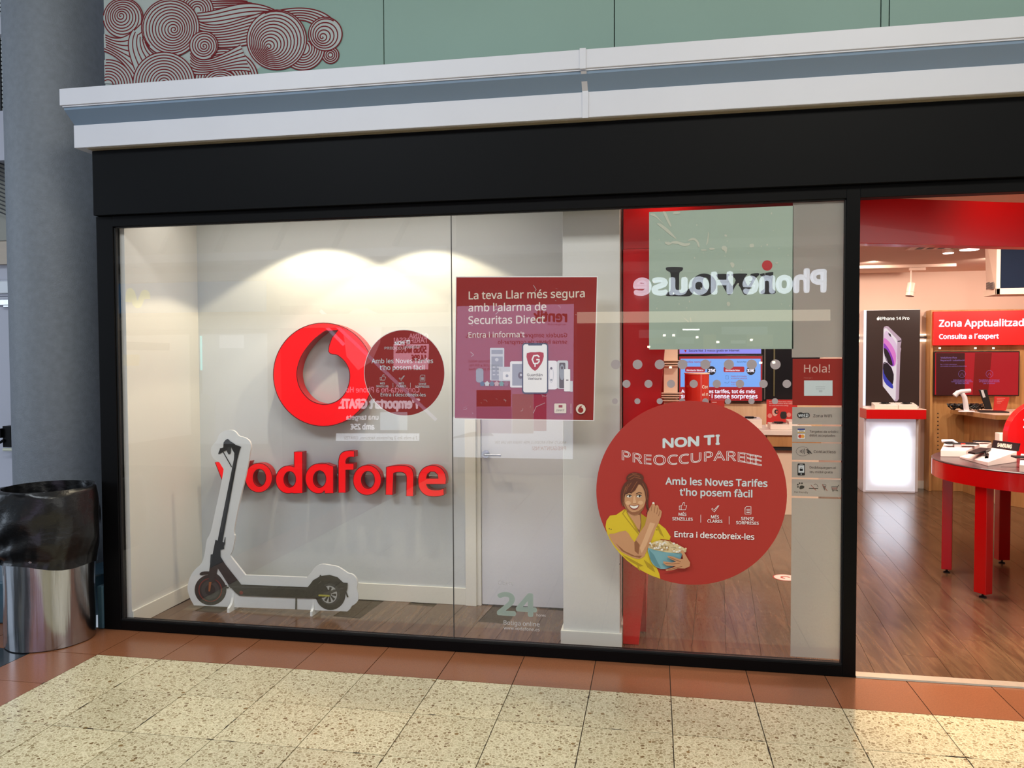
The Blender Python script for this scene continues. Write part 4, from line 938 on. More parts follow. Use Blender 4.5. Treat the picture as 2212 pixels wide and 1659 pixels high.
# frosted strip beside the doorway with its notice panels
FILM = film_mat('frosted_film', (204, 206, 200), .10, .55)
x0s, x1s = .7125, .9595
def strip(name, py0, py1, label, cat='sticker', m=FILM, y=YIN):
    z1 = (at(1716, py0, y=0).z+at(1822, py0, y=0).z)/2; z0 = (at(1716, py1, y=0).z+at(1822, py1, y=0).z)/2
    t = thing(name, (.836, y, z0), label, cat); obj('film', MB().prism([(x0s, z0), (x1s, z0), (x1s, z1), (x0s, z1)], y, y+.0006, 'y'), m, t, origin=(.836, y, z0)); return t
zt_ = ZT-.008
t = thing('frosted_film', (.836, YIN, 1.66), 'tall blank frosted film above the red greeting panel', 'sticker')
obj('film', MB().prism([(.708, 1.672), (.9595, 1.672), (.9595, zt_), (.708, zt_)], YIN, YIN+.0006, 'y'), FILM, t)
hl = strip('greeting_panel', 775, 876, 'dark red greeting panel with a small white card on the frosted strip', m=REDD)
k8 = (.2169, 1680, 740)
p = Print(YIN-.0002, *k8); p.text('Hola!', 268, 298, 526, 298, pm('rose', 214, 176, 166), .004); p.text('Horari', 267, 361, 350, 361, pm('rose_dark', 186, 104, 96), 0)
p.rect(268, 378, 553, 531, GREYP); 
for y, a, b in ((442, 383, 480), (463, 385, 478), (478, 415, 452), (490, 416, 450)): p.line([(a, y), (b, y)], 4, MG)
p.done('printing', hl)
DKT = pm('strip_text', 66, 62, 60)
wf = strip('notice_strip', 880, 917.4, 'notice strip reading Zona WiFi below the greeting panel')
p = Print(YIN-.0002, *k8); p.ell(233, 727, 34, 30, BLACKP); p.rect(200, 700, 268, 752, BLACKP, 22); p.rect(252, 702, 326, 752, BLACKP, 24); p.rect(262, 710, 319, 746, FILM if False else LG, 17)
p.text('Wi', 210, 744, 256, 744, LG, .03); p.text('Fi', 277, 742, 310, 742, BLACKP, .03); p.text('Zona WiFi', 360, 746, 545, 746, DKT, .006); p.done('printing', wf)
cc = strip('notice_strip', 921.2, 956, 'notice strip with two bank card logos and Targetes de crèdit')
p = Print(YIN-.0002, *k8); p.rect(204, 860, 277, 874, pm('card_blue', 44, 60, 130)); p.rect(204, 874, 277, 890, WHITEP); p.rect(204, 890, 277, 902, pm('card_gold', 206, 170, 90)); p.text('VISA', 216, 889, 264, 889, pm('card_blue', 44, 60, 130), .02)
p.rect(204, 914, 277, 960, WHITEP, 4); p.ell(228, 937, 18, 18, pm('card_red', 196, 60, 40)); p.ell(254, 937, 18, 18, pm('card_orange', 232, 160, 70))
p.text('Targetes de crèdit i', 323, 901, 607, 901, DKT, .004); p.text('dèbit acceptades', 323, 939, 579, 939, DKT, .004); p.done('printing', cc)
ct_ = strip('notice_strip', 958, 995, 'notice strip reading Contactless with a hand and waves symbol')
p = Print(YIN-.0002, *k8); p.line([(254+65*math.cos(t), 1087+46*math.sin(t)) for t in (.55+5.2*i/40 for i in range(41))], 3, DKT)
for j in range(4): p.line([(224+j*12+ (6+j*3)*math.cos(t), 1087+(12+j*7)*math.sin(t)) for t in (-1+.2*i for i in range(11))], 5, BLACKP)
p.poly([(284, 1070), (305, 1064), (330, 1085), (350, 1112), (332, 1108), (318, 1098), (325, 1118), (300, 1104), (292, 1090), (306, 1086)], DKT); p.text('Contactless', 364, 1104, 584, 1106, DKT, .006); p.done('printing', ct_)
ph = strip('notice_strip', 999, 1033.5, 'notice strip with a padlocked phone reading Desbloquegem')
p = Print(YIN-.0002, *k8); p.rect(203, 1208, 277, 1328, BLACKP, 8); p.rect(211, 1226, 269, 1300, LG); p.rect(224, 1260, 256, 1282, BLACKP, 3); p.line([(232, 1260), (232, 1250), (246, 1248), (248, 1256)], 4, BLACKP); p.ell(239, 1314, 6, 6, LG, 10); p.line([(224, 1217), (256, 1217)], 4, LG)
p.text('Desbloquegem el', 323, 1258, 584, 1262, DKT, .004); p.text('teu mòbil gratis', 323, 1303, 553, 1305, DKT, .004); p.done('printing', ph)
pf = strip('notice_strip', 1037, 1074, 'notice strip with a paw print and three small prohibition symbols')
p = Print(YIN-.0002, *k8)
p.poly([(222, 1450), (228, 1432), (250, 1428), (270, 1436), (266, 1454), (240, 1466), (224, 1464)], BLACKP, 2)
for a, b in ((205, 1442), (204, 1420), (222, 1406), (245, 1406)): p.ell(a+2, b, 8, 9, BLACKP, 12)
p.text('Pet friendly', 170, 1502, 308, 1507, DKT, .0)
NR = pm('prohibition_red', 150, 60, 50)
p.line([(316, 1456), (408, 1458)], 9, BLACKP); p.line([(335, 1422), (388, 1478)], 5, NR); p.line([(365, 1420), (385, 1412), (400, 1425), (408, 1445)], 4, DKT)
p.poly([(452, 1432), (488, 1432), (472, 1480)], DG); p.line([(452, 1430), (458, 1418), (480, 1416), (488, 1430)], 4, DKT); p.line([(448, 1416), (500, 1482)], 5, NR)
p.line([(616, 1422), (600, 1440), (594, 1474), (548, 1472), (542, 1440), (600, 1440)], 5, BLACKP); p.line([(544, 1452), (598, 1452)], 4, NR); p.line([(546, 1463), (598, 1463)], 4, NR); p.ell(556, 1482, 6, 6, BLACKP, 10); p.ell(598, 1480, 6, 6, BLACKP, 10)
p.done('printing', pf)
t = thing('frosted_film', (.836, YIN, ZB), 'tall blank frosted film below the paw print notice', 'sticker')
zq = at(1770, 1078, y=0).z
obj('film', MB().prism([(.7125, ZB+.012), (.9595, ZB+.012), (.9595, zq), (.7125, zq)], YIN, YIN+.0006, 'y'), FILM, t)
# small glass lettering about the online shop
ol = thing('window_lettering', (-.75, YIN, .14), 'pale 24 hores Botiga online lettering low on the window', 'lettering')
PG = film_mat('pale_green_vinyl', (176, 200, 192), .1, .3); PG2 = film_mat('faint_vinyl', (170, 172, 176), .6, .2)
p = Print(YIN-.0002, .217, 940, 1150)
p.text('2', 622, 826, 787, 826, PG, .035, height=(at(1090, 1272, y=0).z-at(1090, 1329, y=0).z)*1.0); p.text('4', 812, 836, 996, 836, PG, .035, height=(at(1090, 1272, y=0).z-at(1090, 1329, y=0).z)*1.0)
p.text('hores', 1005, 846, 1096, 848, LG, .002); p.text('Botiga online', 677, 935, 1035, 939, LG, .004); p.text('www.vodafone.es', 677, 982, 1035, 987, LG, .002); p.text('Obert', 622, 530, 770, 534, PG2, 0)
p.done('lettering', ol)

# ================================================================== SHOP INTERIOR
# red portal: slanted leg beside the pillar and the deep beam over the entrance
pt = thing('red_portal', (0, .27, 0), 'glossy red portal with a slanted leg beside the white pillar', 'portal')
YP = .27
lb = [(-.181, 0), (at(1380, 1385, y=YP).x, 0), (at(1394.6, 1237, y=YP).x, at(1394.6, 1237, y=YP).z), (at(1455, 540, y=YP).x, 2.299), (-.181, 2.299)]
obj('leg', MB().prism(lb, YP, YP+.06, 'y'), REDP, pt, bevel=.003)
zbm = 2.3; q1 = at(1858, 523, z=zbm); q2 = at(2212, 532, z=zbm); sl = (q2.y-q1.y)/(q2.x-q1.x)
ztm = (at(1858, 437, y=q1.y).z+at(2212, 421.5, y=q2.y).z)/2
xe = 3.6; x0b = q1.x-.12; y0b = q1.y-.12*sl; ye = y0b+sl*(xe-x0b)
obj('beam', MB().prism([(-.18, YP), (x0b-.05, YP), (x0b, y0b) if y0b > YP else (x0b, YP), (xe, ye), (xe, ye+.12), (x0b, y0b+.15), (-.18, YP+.13)], zbm, ztm, 'z'), REDP, pt, bevel=.003)

YR = 6.36
# shelving column and screens on the rear wall
sh = thing('shelf_column', (.2, 6.2, 0), 'pale lit shelf column with stacked thin ledges left of the screens', 'shelf')
CREAM = mat('cream_laminate', (240, 222, 196), .4)
xa_, xb_ = at(1434, 820, y=6.1).x, at(1464, 820, y=6.1).x
obj('column_body', MB().box(xa_-.0, xb_, 6.12, 6.36, 0, 2.3), CREAM, sh)
for py in (778, 784, 789, 848, 853, 858, 864): z = at(1450, py, y=6.05).z; obj('ledge', MB().box(xa_-.03, xb_+.02+.02*(py % 3), 6.02, 6.12, z-.012, z), CREAM, sh)
SCB = mat('screen_bezel', (14, 14, 16), .3)
def screen(name, px0, py0, px1, py1, y, label, face, th=.05):
    a = at(px0, py0, y=y); b = at(px1, py1, y=y); a2 = at(px1, py0, y=y)
    t = thing(name, ((a.x+b.x)/2, y, b.z), label, 'screen')
    obj('housing', MB().box(a.x-.012, b.x+.012, y, y+th, b.z-.012, a.z+.012), SCB, t, bevel=.003)
    obj('panel', MB().box(a.x, b.x, y-.003, y, b.z, a.z), face, t); return t
LBL = glow('screen_light_blue', (120, 176, 255), .85); VIO = glow('screen_violet', (138, 142, 246), .85); SRED = glow('screen_red', (168, 14, 30), .8); SWH = glow('screen_white', (236, 236, 255), 1.0); SDK = glow('screen_navy', (14, 18, 40), .5); SPR = glow('screen_tag_red', (176, 24, 44), .8)
YT = 6.24
sc1 = screen('wall_screen', 1467, 700, 1644, 764, YT, 'upper lit wall screen with a violet stripe seen under the pale poster', SRED)
b_ = MB(); p = Print(YT-.004, 1, 0, 0)
def q_on(p, y): p.q = lambda pts: P2(Z(pts, *p.k), y)
q_on(p, YT); p.rect(1468, 754, 1644, 764, VIO); p.poly([(1478, 756), (1483, 756), (1482, 760), (1480, 761)], SRED); p.text('Secure Net  3 mesos gratis en internet', 1488, 759.5, 1597, 759.5, SDK, .02); p.done('image', sc1)
sc2 = screen('wall_screen', 1467.5, 770, 1646, 866, YT, 'lower lit wall screen showing two phone tariffs in light blue', SRED)
p = Print(YT-.004, 1, 0, 0); q_on(p, YT)
p.rect(1470, 775, 1643, 836, LBL); p.text('Tarifes només mòbil', 1478, 784, 1536, 784, SRED, .01); p.text('Secure Net', 1592, 783, 1612, 783, SDK, .01)
p.rect(1480, 792, 1523, 804, SPR, 3); p.rect(1563, 792, 1608, 804, SPR, 3)
p.ell(1537, 800.5, 9.5, 9.5, SDK, 24); p.ell(1622, 800.5, 9.5, 9.5, SDK, 24)
p.text('25€', 1530, 803.5, 1545, 803.5, SWH, .04); p.text('33€', 1614, 803.5, 1629, 803.5, SWH, .04)
p.text('Ilimitada Bàsica', 1483, 801.5, 1519, 801.5, SWH, .02); p.text('Ilimitada Max', 1567, 801.5, 1598, 801.5, SWH, .02)
p.line([(1568, 811), (1573, 811), (1573, 819), (1568, 819), (1568, 811)], 1.2, SDK); p.text('Dades il·limitades', 1579, 814, 1613, 814, SRED, .0); p.text('a màxima velocitat', 1579, 818.5, 1614, 818.5, SRED, .0)
p.line([(1565, 826), (1572, 828), (1575, 824)], 1.2, SDK); p.text('Roaming', 1579, 827, 1595, 827, SRED, 0); p.text('a UE, UK', 1579, 832, 1594, 832, SRED, 0)
p.text('Amb les noves tarifes, tot és més', 1471.5, 849, 1631, 849, SWH, .03); p.text('senzill, clar i sense sorpreses', 1471.5, 860, 1636, 860, SWH, .03); p.done('image', sc2)
# dark cabinet right of the screens
xd0, xd1 = at(1647, 800, y=6.28).x, at(1718, 800, y=6.28).x
cbk = thing('dark_cabinet', (xd0, 6.2, 0), 'tall dark glazed cabinet right of the wall screens', 'cabinet')
zc0, zc1 = at(1680, 866, y=6.28).z, at(1680, 700, y=6.28).z
obj('body', MB().box(xd0, xd1+.3, 6.28, 6.345, zc0, zc1), mat('cabinet_black', (24, 24, 28), .12), cbk, bevel=.004)
xm = at(1673, 800, y=6.26).x; obj('edge_strip', MB().box(xm-.012, xm+.006, 6.262, 6.28, at(1670, 856, y=6.26).z, zc1-.2), mat('olive_edge', (86, 84, 50), .4), cbk)
obj('door_line', MB().box(xd0+.02, xd0+.035, 6.268, 6.28, zc0+.02, zc1-.1), DG, cbk)
# oak back panel under the screens
LOAK = wood_mat('light_oak', (212, 180, 140), (226, 198, 160), .5, .6, 'Z', .03)
a = at(1440, 868, y=6.3); b = at(1722, 940, y=6.3)
tag(obj('oak_splashback', MB().box(a.x, b.x+.3, 6.29, 6.345, .45, a.z-.02), LOAK), 'light oak board behind the white counter under the screens', 'panel')
# white counter with drawers
YC0, YC1 = 4.25, 4.95
zcn = at(1680, 934, y=YC0).z; xc0 = at(1500, 930, y=YC0).x; xc1 = at(1719, 930, y=YC0).x+.28
ctr = thing('display_counter', ((xc0+xc1)/2, 4.6, 0), 'white topped display counter with an oak drawer behind the window', 'counter')
WLAM = mat('white_laminate', (240, 234, 222), .35)
obj('counter_top', MB().box(xc0, xc1, YC0, YC1, zcn-.03, zcn+.02), WLAM, ctr, bevel=.004)
zd = at(1700, 965, y=YC0+.04).z; xdr = at(1655, 950, y=YC0+.04).x
obj('drawer', MB().box(xc0+.02, xdr, YC0+.03, YC1-.02, zd, zcn-.032).box(xdr+.006, xc1-.02, YC0+.03, YC1-.02, zd, zcn-.032), OAK, ctr, bevel=.003)
obj('dark_gap', MB().box(xc0+.03, xc1-.03, YC0+.05, YC1-.03, zd-.04, zd), BLACKP, ctr)
obj('counter_body', MB().box(xc0+.03, xc1-.03, YC0+.1, YC1-.03, 0, zd-.04), CREAM, ctr, bevel=.003)
def block(px0, py0, px1, py1, y, depth, label, base_z, nm='phone_block'):
    a = at(px0, py0, y=y); b = at(px1, py1, y=y)
    t = thing(nm, ((a.x+b.x)/2, y, base_z), label, 'display stand', 'white phone stands on the counter')
    h = max(.02, a.z-base_z)
    obj('base', MB().prism([(y, base_z), (y+depth, base_z), (y+depth, base_z+h*1.15), (y, base_z+h)], a.x, b.x, 'x'), WLAM, t, bevel=.004)
    return t, a, b, h
def gadget(t, x, y, z, w=.1):
    gp = MB().box(x-w/2, x+w/2, y-.03, y+.03, z+.014, z+.022).tube([(x-w*.7, y+.02, z+.006), (x-w*.2, y, z+.010), (x+w*.3, y+.02, z+.006), (x+w*.8, y-.01, z+.010)], .005, 6).box(x-.015, x+.015, y-.01, y+.02, z, z+.015)
    obj('holder', gp, BLACKP, t)
YB = 4.36
for k, (x0, y0, x1, lab_) in enumerate(((1596, 906, 1646, 'white phone stand beside the round sticker edge on the counter'), (1664, 917, 1705, 'white phone stand in front of the watch advertisement'))):
    t, a, b, h = block(x0, y0, x1, 930, YB if k else 4.5, .22, lab_, zcn+.02); gadget(t, (a.x+b.x)/2, (YB if k else 4.5)+.09, zcn+.02+h*1.05, .09)
t, a, b, h = block(1704, 911, 1722, 930, 4.42, .2, 'narrow white block at the right end of the counter', zcn+.02)
# watch advertisement card
YWc = 4.72
wa = thing('watch_advert', (at(1685, 908, y=YWc).x, YWc, zcn+.02), 'red advertising card with two smart watches on the counter', 'card')
a = at(1656, 863, y=YWc); b = at(1722, 909, y=YWc)
obj('card', MB().box(a.x, b.x, YWc, YWc+.01, zcn+.02, a.z), glow('advert_red', (198, 40, 36), .15, 90), wa)
obj('card_stand', MB().box(a.x-.01, b.x+.01, YWc-.015, YWc+.03, zcn+.02, zcn+.045), WLAM, wa)
p = Print(YWc-.0006, 1, 0, 0); q_on(p, YWc)
for y, x in ((869, 1712), (873, 1716), (877, 1703)): p.text('Per només activar el teu rellotge', 1662, y, x, y, WHITEP, .01)
p.ell(1674, 890, 6, 9, pm('watch_pink', 222, 186, 172), 18); p.ell(1677, 889.5, 4.5, 5, BLACKP, 14); p.ell(1678, 889.5, 2.4, 2.8, pm('watch_coral', 200, 90, 80), 12)
p.rect(1686, 889, 1699, 905, pm('watch_strap', 50, 44, 44), 4); p.ell(1692.5, 897, 7.5, 7, BLACKP, 18); p.ell(1663, 898, 5, 5, pm('tag_pink', 222, 150, 140), 12); p.ell(1704, 896, 5, 5, pm('tag_pink', 222, 150, 140), 12); p.done('printing', wa)
# red cylinder totem with lettering
YCY = 3.0
a = at(1479, 812, y=YCY); b = at(1532, 812, y=YCY); zt = at(1505, 808, y=YCY).z; rc = (b.x-a.x)/2
cyt = thing('red_cylinder', ((a.x+b.x)/2, YCY, .0), 'translucent red cylinder printed with white words behind the dots', 'totem')
CYM = mat('red_cylinder_film', (176, 46, 34), .15, coat=.3)
cyb = MB().lathe([(rc, .0), (rc, zt)], (a.x+b.x)/2, YCY, 40)
obj('drum', cyb, CYM, cyt, smooth=True)
obj('top_disc', MB().lathe([(rc+.004, zt), (rc+.004, zt+.012), (0, zt+.012)], (a.x+b.x)/2, YCY, 40), mat('drum_top', (226, 190, 160), .4), cyt, smooth=False)
def wrap(body, px0, py, px1, m):
    A = at(px0, py, y=YCY-rc); B = at(px1, py, y=YCY-rc); mb = put_text(body, (A.x, A.z), (B.x, B.z), 0, .02); c = (a.x+b.x)/2
    mb.v = [(c+(rc+.002)*math.sin(max(-1.5, min(1.5, (v[0]-c)/rc))), YCY-(rc+.002)*math.cos(max(-1.5, min(1.5, (v[0]-c)/rc))), v[2]) for v in mb.v]; obj('lettering', mb, m, cyt)
wrap('mb', 1479, 837, 1488, mat('amber_print', (226, 160, 90), .4)); wrap('Con', 1517, 839, 1533, CR); wrap('el m', 1517, 855, 1534, CR)
rb = thing('red_box', (at(1550, 870, y=4.6).x, 4.6, zcn), 'small red leaflet box on the counter left of the oak board', 'box')
a = at(1535, 864, y=4.6); b = at(1565, 880, y=4.6)
obj('shell', MB().box(a.x, b.x, 4.6, 4.7, zcn+.02, a.z), mat('leaflet_red', (190, 50, 44), .4), rb, bevel=.004)
p = Print(4.598, 1, 0, 0); q_on(p, 4.6); p.line([(1538, 869), (1548, 869)], 2, WHITEP); p.line([(1538, 874), (1545, 874)], 1.5, WHITEP); p.done('printing', rb)
# floor sticker
q = at(1698, 1248, z=.0)
fs = thing('floor_sticker', (q.x, q.y, .0), 'round white floor sticker with a red rim on the wooden floor', 'sticker')
r_ = (at(1720, 1248, z=0).x-at(1670, 1248, z=0).x)*.53
rd = at(1698, 1232, z=0).y-at(1698, 1263, z=0).y
cxq = at(1670, 1248, z=0).x+r_; cyq = q.y
def disc(r, z): return [(cxq+r*math.cos(2*PI*i/40), cyq+r*math.sin(2*PI*i/40)) for i in range(40)]
obj('rim', MB().prism(disc(r_, 0), .0004, .0012, 'z'), REDV, fs); obj('face', MB().prism(disc(r_*.9, 0), .0012, .0018, 'z'), mat('sticker_white', (236, 220, 206), .4), fs)
obj('mark', MB().prism([(cxq+r_*.4*math.cos(t), cyq+r_*.4*math.sin(t)) for t in (i*.3 for i in range(16))]+[(cxq+r_*.22*math.cos(t), cyq+r_*.22*math.sin(t)) for t in (4.5-i*.3 for i in range(16))], .0018, .0022, 'z'), REDV, fs)

# glowing wall rail behind the phone tower
rl = thing('light_rail', (2.5, 6.3, 1.9), 'slim glowing wall rail running behind the phone tower', 'rail')
for k, (xa2, xb2) in enumerate(((at(1854, 720, y=6.3).x-.6, at(2005, 720, y=6.3).x),)):
    z1, z0 = at(1995, 721, y=6.3).z, at(1995, 738, y=6.3).z
    obj('rail_body', MB().box(xa2, xb2, 6.30, 6.36, z0+.03, z1-.02), mat('rail_grey', (196, 186, 180), .3), rl, bevel=.003)
    obj('glow_strip', MB().box(xa2, xb2, 6.32, 6.36, z1-.02, z1).box(xa2, xb2, 6.32, 6.36, z0, z0+.03), glow('rail_glow', (255, 226, 190), 2.2), rl)
    obj('dark_line', MB().box(xa2, xb2, 6.296, 6.30, (z0+z1)/2+.0, (z0+z1)/2+.012), BLACKP, rl)
# phone tower
YK = 6.08
a = at(1870, 670, y=YK); b = at(1985, 877, y=YK)
tw = thing('phone_tower', ((a.x+b.x)/2, YK, 0), 'tall black phone advert tower above a red shelf and glowing white box', 'display')
obj('tower_body', MB().box(a.x-.02, b.x, YK+.004, 6.29, 0, a.z), mat('white_gloss', (236, 236, 240), .3), tw, bevel=.003)
obj('advert_panel', MB().box(a.x+.01, b.x, YK-.004, YK+.004, b.z, a.z-.005), mat('advert_black', (50, 40, 38), .3), tw)
obj('side_light', MB().box(a.x-.02, a.x+.008, YK-.004, YK+.004, b.z, a.z-.005), glow('side_glow', (230, 235, 255), 1.2), tw)
z5 = (.22906, 1840, 380)
p = Print(YK-.0046, *z5); q_on(p, YK)
GW = glow('lit_white', (255, 250, 240), 1.0)
p.text('iPhone 14 Pro', 268, 1358, 541, 1358, GW, .02)
p.poly([(236, 1342), (243, 1334), (250, 1337), (258, 1334), (262, 1342), (260, 1352), (254, 1361), (248, 1359), (240, 1361), (235, 1352)], GW, 2); p.poly([(249, 1333), (252, 1326), (257, 1324), (255, 1331)], GW)
p.k = (.2772, 1840, 640)
PHB = glow('phone_lilac', (232, 208, 240), .55); PHL = glow('phone_side', (214, 190, 214), .4); PHP = glow('phone_purple', (150, 60, 200), .55); PHD = glow('phone_dark', (36, 26, 44), .2); PHU = glow('phone_blue', (60, 70, 200), .5); PHK = glow('phone_pink', (226, 130, 214), .6); PHW = glow('phone_white', (240, 236, 244), .6)
p.poly([(246, 250), (252, 238), (268, 232), (282, 234), (384, 330), (386, 350), (378, 395), (384, 410), (378, 440), (366, 800), (352, 818), (334, 818), (240, 700), (238, 640)], PHL)
p.poly([(248, 262), (256, 248), (270, 250), (346, 332), (352, 352), (340, 800), (330, 814), (244, 702), (242, 600)], PHW)
p.poly([(250, 300), (268, 268), (300, 300), (346, 370), (350, 420), (344, 480), (300, 380), (262, 350), (249, 345)], PHB, 2)
p.poly([(248, 330), (270, 335), (310, 380), (340, 440), (344, 500), (332, 545), (305, 470), (268, 402), (248, 390)], PHK, 2)
p.poly([(247, 370), (265, 380), (298, 430), (325, 500), (326, 545), (300, 540), (268, 500), (250, 440)], PHP, 2)
p.poly([(248, 405), (275, 420), (300, 470), (318, 540), (280, 520), (258, 475)], PHD, 2)
p.poly([(244, 520), (275, 518), (310, 560), (326, 612), (320, 680), (300, 690), (262, 650), (244, 610)], PHD, 2)
p.poly([(243, 560), (250, 600), (280, 650), (318, 690), (316, 720), (270, 690), (243, 640)], PHU, 2)
p.line([(262, 470), (280, 520), (306, 545), (328, 545)], 5, PHB); p.line([(246, 524), (275, 516), (308, 552), (328, 612)], 5, PHB)
p.poly([(284, 284), (302, 296), (306, 318), (296, 312), (285, 298)], PHD); p.line([(358, 490), (356, 530)], 6, PHB); p.line([(354, 340), (342, 812)], 5, PHB); p.poly([(356, 348), (384, 344), (384, 352), (356, 356)], PHD)
p.done('advert_print', tw)
sa = at(1868, 884, y=5.86); sb = at(2001, 906, y=5.86)
obj('shelf', MB().box(sa.x+.02, sb.x, 5.86, YK+.1, sb.z, sa.z-.004), REDP, tw, bevel=.003)
obj('shelf_top', MB().box(sa.x+.02, sb.x, 5.86, YK, sa.z-.004, sa.z+.004), mat('shelf_pink_top', (240, 214, 196), .4), tw)
la = at(1866, 908, y=5.98); lb2 = at(1977, 1056, y=5.98)
obj('light_box', MB().box(la.x, lb2.x, 5.98, YK+.1, .0, sb.z), mat('opal_white', (226, 232, 246), .3), tw, bevel=.004)
lbm = bpy.data.materials.new('opal_glow'); lbm.use_nodes = True; t_ = NT(lbm); B_ = t_.n['Principled BSDF']; B_.inputs['Base Color'].default_value = rgb(225, 235, 250); B_.inputs['Roughness'].default_value = .3
tc = t_.new('ShaderNodeTexCoord'); sx_ = t_.new('ShaderNodeSeparateXYZ'); t_.link(tc.outputs['Generated'], sx_.inputs[0])
def edge(sock, lo, hi):
    s1_ = t_.new('ShaderNodeMath', operation='SUBTRACT'); s1_.inputs[1].default_value = .5; t_.link(sock, s1_.inputs[0])
    s2_ = t_.new('ShaderNodeMath', operation='ABSOLUTE'); t_.link(s1_.outputs[0], s2_.inputs[0])
    mr = t_.new('ShaderNodeMapRange', interpolation_type='SMOOTHSTEP'); mr.inputs[1].default_value = hi; mr.inputs[2].default_value = lo; t_.link(s2_.outputs[0], mr.inputs[0]); return mr.outputs[0]
mu = t_.new('ShaderNodeMath', operation='MULTIPLY'); t_.link(edge(sx_.outputs[0], .22, .5), mu.inputs[0]); t_.link(edge(sx_.outputs[2], .28, .48), mu.inputs[1])
ma = t_.new('ShaderNodeMath', operation='MULTIPLY_ADD'); ma.inputs[1].default_value = 1.6; ma.inputs[2].default_value = .25; t_.link(mu.outputs[0], ma.inputs[0])
B_.inputs['Emission Color'].default_value = rgb(222, 236, 255); t_.link(ma.outputs[0], B_.inputs['Emission Strength'])
obj('lit_face', MB().box(la.x+.03, lb2.x-.004, 5.975, 5.98, .02, sb.z-.01), lbm, tw)
for k, (x0, x1, lab_) in enumerate(((1889, 1939, 'left white phone stand on the red tower shelf'), (1940, 1981, 'right white phone stand on the red tower shelf'))):
    a = at(x0, 868, y=5.92); b = at(x1, 882, y=5.92); zb0 = sa.z+.004
    t = thing('phone_stand', ((a.x+b.x)/2, 5.95, zb0), lab_, 'display stand', 'phone stands on the tower shelf')
    obj('base', MB().prism([(5.9, zb0), (6.06, zb0), (6.06, zb0+.07), (5.9, zb0+.045)], a.x, b.x, 'x'), WLAM, t, bevel=.004); gadget(t, (a.x+b.x)/2, 5.98, zb0+.055, .08)

# oak wall unit with red sign, screen and desk
YO = 6.2
xo0 = at(2006, 860, y=YO).x
ou = thing('oak_wall_unit', (xo0, YO, 0), 'large oak panelled wall unit behind the service desk', 'wall unit')
zo = at(2100, 669, y=YO).z
obj('panel', MB().box(xo0, 5.19, YO, 6.34, 0, zo), OAK, ou, bevel=.003)
obj('side_board', MB().box(xo0-.0, xo0+.03, YO-.05, YO, 0, zo), OAK, ou, bevel=.003)
hl_ = MB()
for k in range(11): q = at(2026, 893+k*8.6, y=YO); hl_.box(q.x-.007, q.x+.007, YO-.002, YO, q.z-.007, q.z+.007)
hh = obj('peg_hole', hl_, BLACKP, ou); hh['kind'] = 'stuff'
YS2 = 6.1
rs_ = thing('red_sign', (at(2110, 710, y=YS2).x, YS2, 2), 'bright red sign reading Zona Apptualitzada on the oak unit', 'sign')
a = at(2017.5, 673, y=YS2); b = at(2017.5, 746, y=YS2)
obj('board', MB().box(a.x, 4.9, YS2, YO, b.z, a.z), glow('sign_red_lit', (212, 22, 22), .45, 90), rs_, bevel=.003)
p = Print(YS2-.001, *z5); q_on(p, YS2)
p.text('Zona Apptualitzador', 824, 1418, 1724, 1416, SWH, .03); p.text('Consulta a l´expert', 824, 1535, 1384, 1533, SWH, .035); p.done('lettering', rs_)
for k, px in enumerate((2030, 2107, 2146)):
    q = at(px, 752, y=YS2+.03); obj('small_lamp', MB().lathe([(0, q.z-.01), (.012, q.z-.01), (.012, q.z+.01), (0, q.z+.01)], q.x, YS2+.03, 12), glow('tiny_lamp', (255, 240, 214), 3), rs_)
YV = 6.12
tv = screen('service_screen', 2020.5, 761.5, 2199, 853.5, YV, 'wide dark red lit screen below the red sign on the oak unit', SRED, .07)
p = Print(YV-.0036, .2772, 1840, 640); q_on(p, YV)
p.poly([(656, 442), (880, 442), (880, 772), (656, 772)], glow('screen_dark_red', (62, 10, 16), .7)); p.poly([(960, 442), (1090, 442), (1060, 772), (940, 772)], glow('screen_mid_red', (120, 6, 10), .8))
for t2, x0, y, x1 in (('Vodafone Flex', 691, 485, 818), ('Reparació i substitució', 691, 505, 878), ('fes 1 i 2 clics i descobreix', 689, 534, 818), ('commandes de substitució disponibles', 689, 548, 895), ('Atenció personalitzada', 790, 657, 930), ('Compromesos per a garantir', 775, 669, 943), ('el teu servei', 806, 683, 912), ('Possibilitat de començar', 990, 657, 1150), ('en quatre passos senzills', 992, 669, 1150), ('per a tothom', 1026, 683, 1114)): p.text(t2, x0, y, x1, y, glow('screen_lilac', (150, 120, 200), .7), .0)
for cx in (857, 1071): p.line([(cx+27*math.cos(2*PI*i/24), 605+27*math.sin(2*PI*i/24)) for i in range(24)], 3, glow('screen_lilac', (150, 120, 200), .7), True); p.line([(cx-14, 618), (cx, 596), (cx+14, 618)], 3, glow('screen_lilac', (150, 120, 200), .7))
p.done('image', tv)
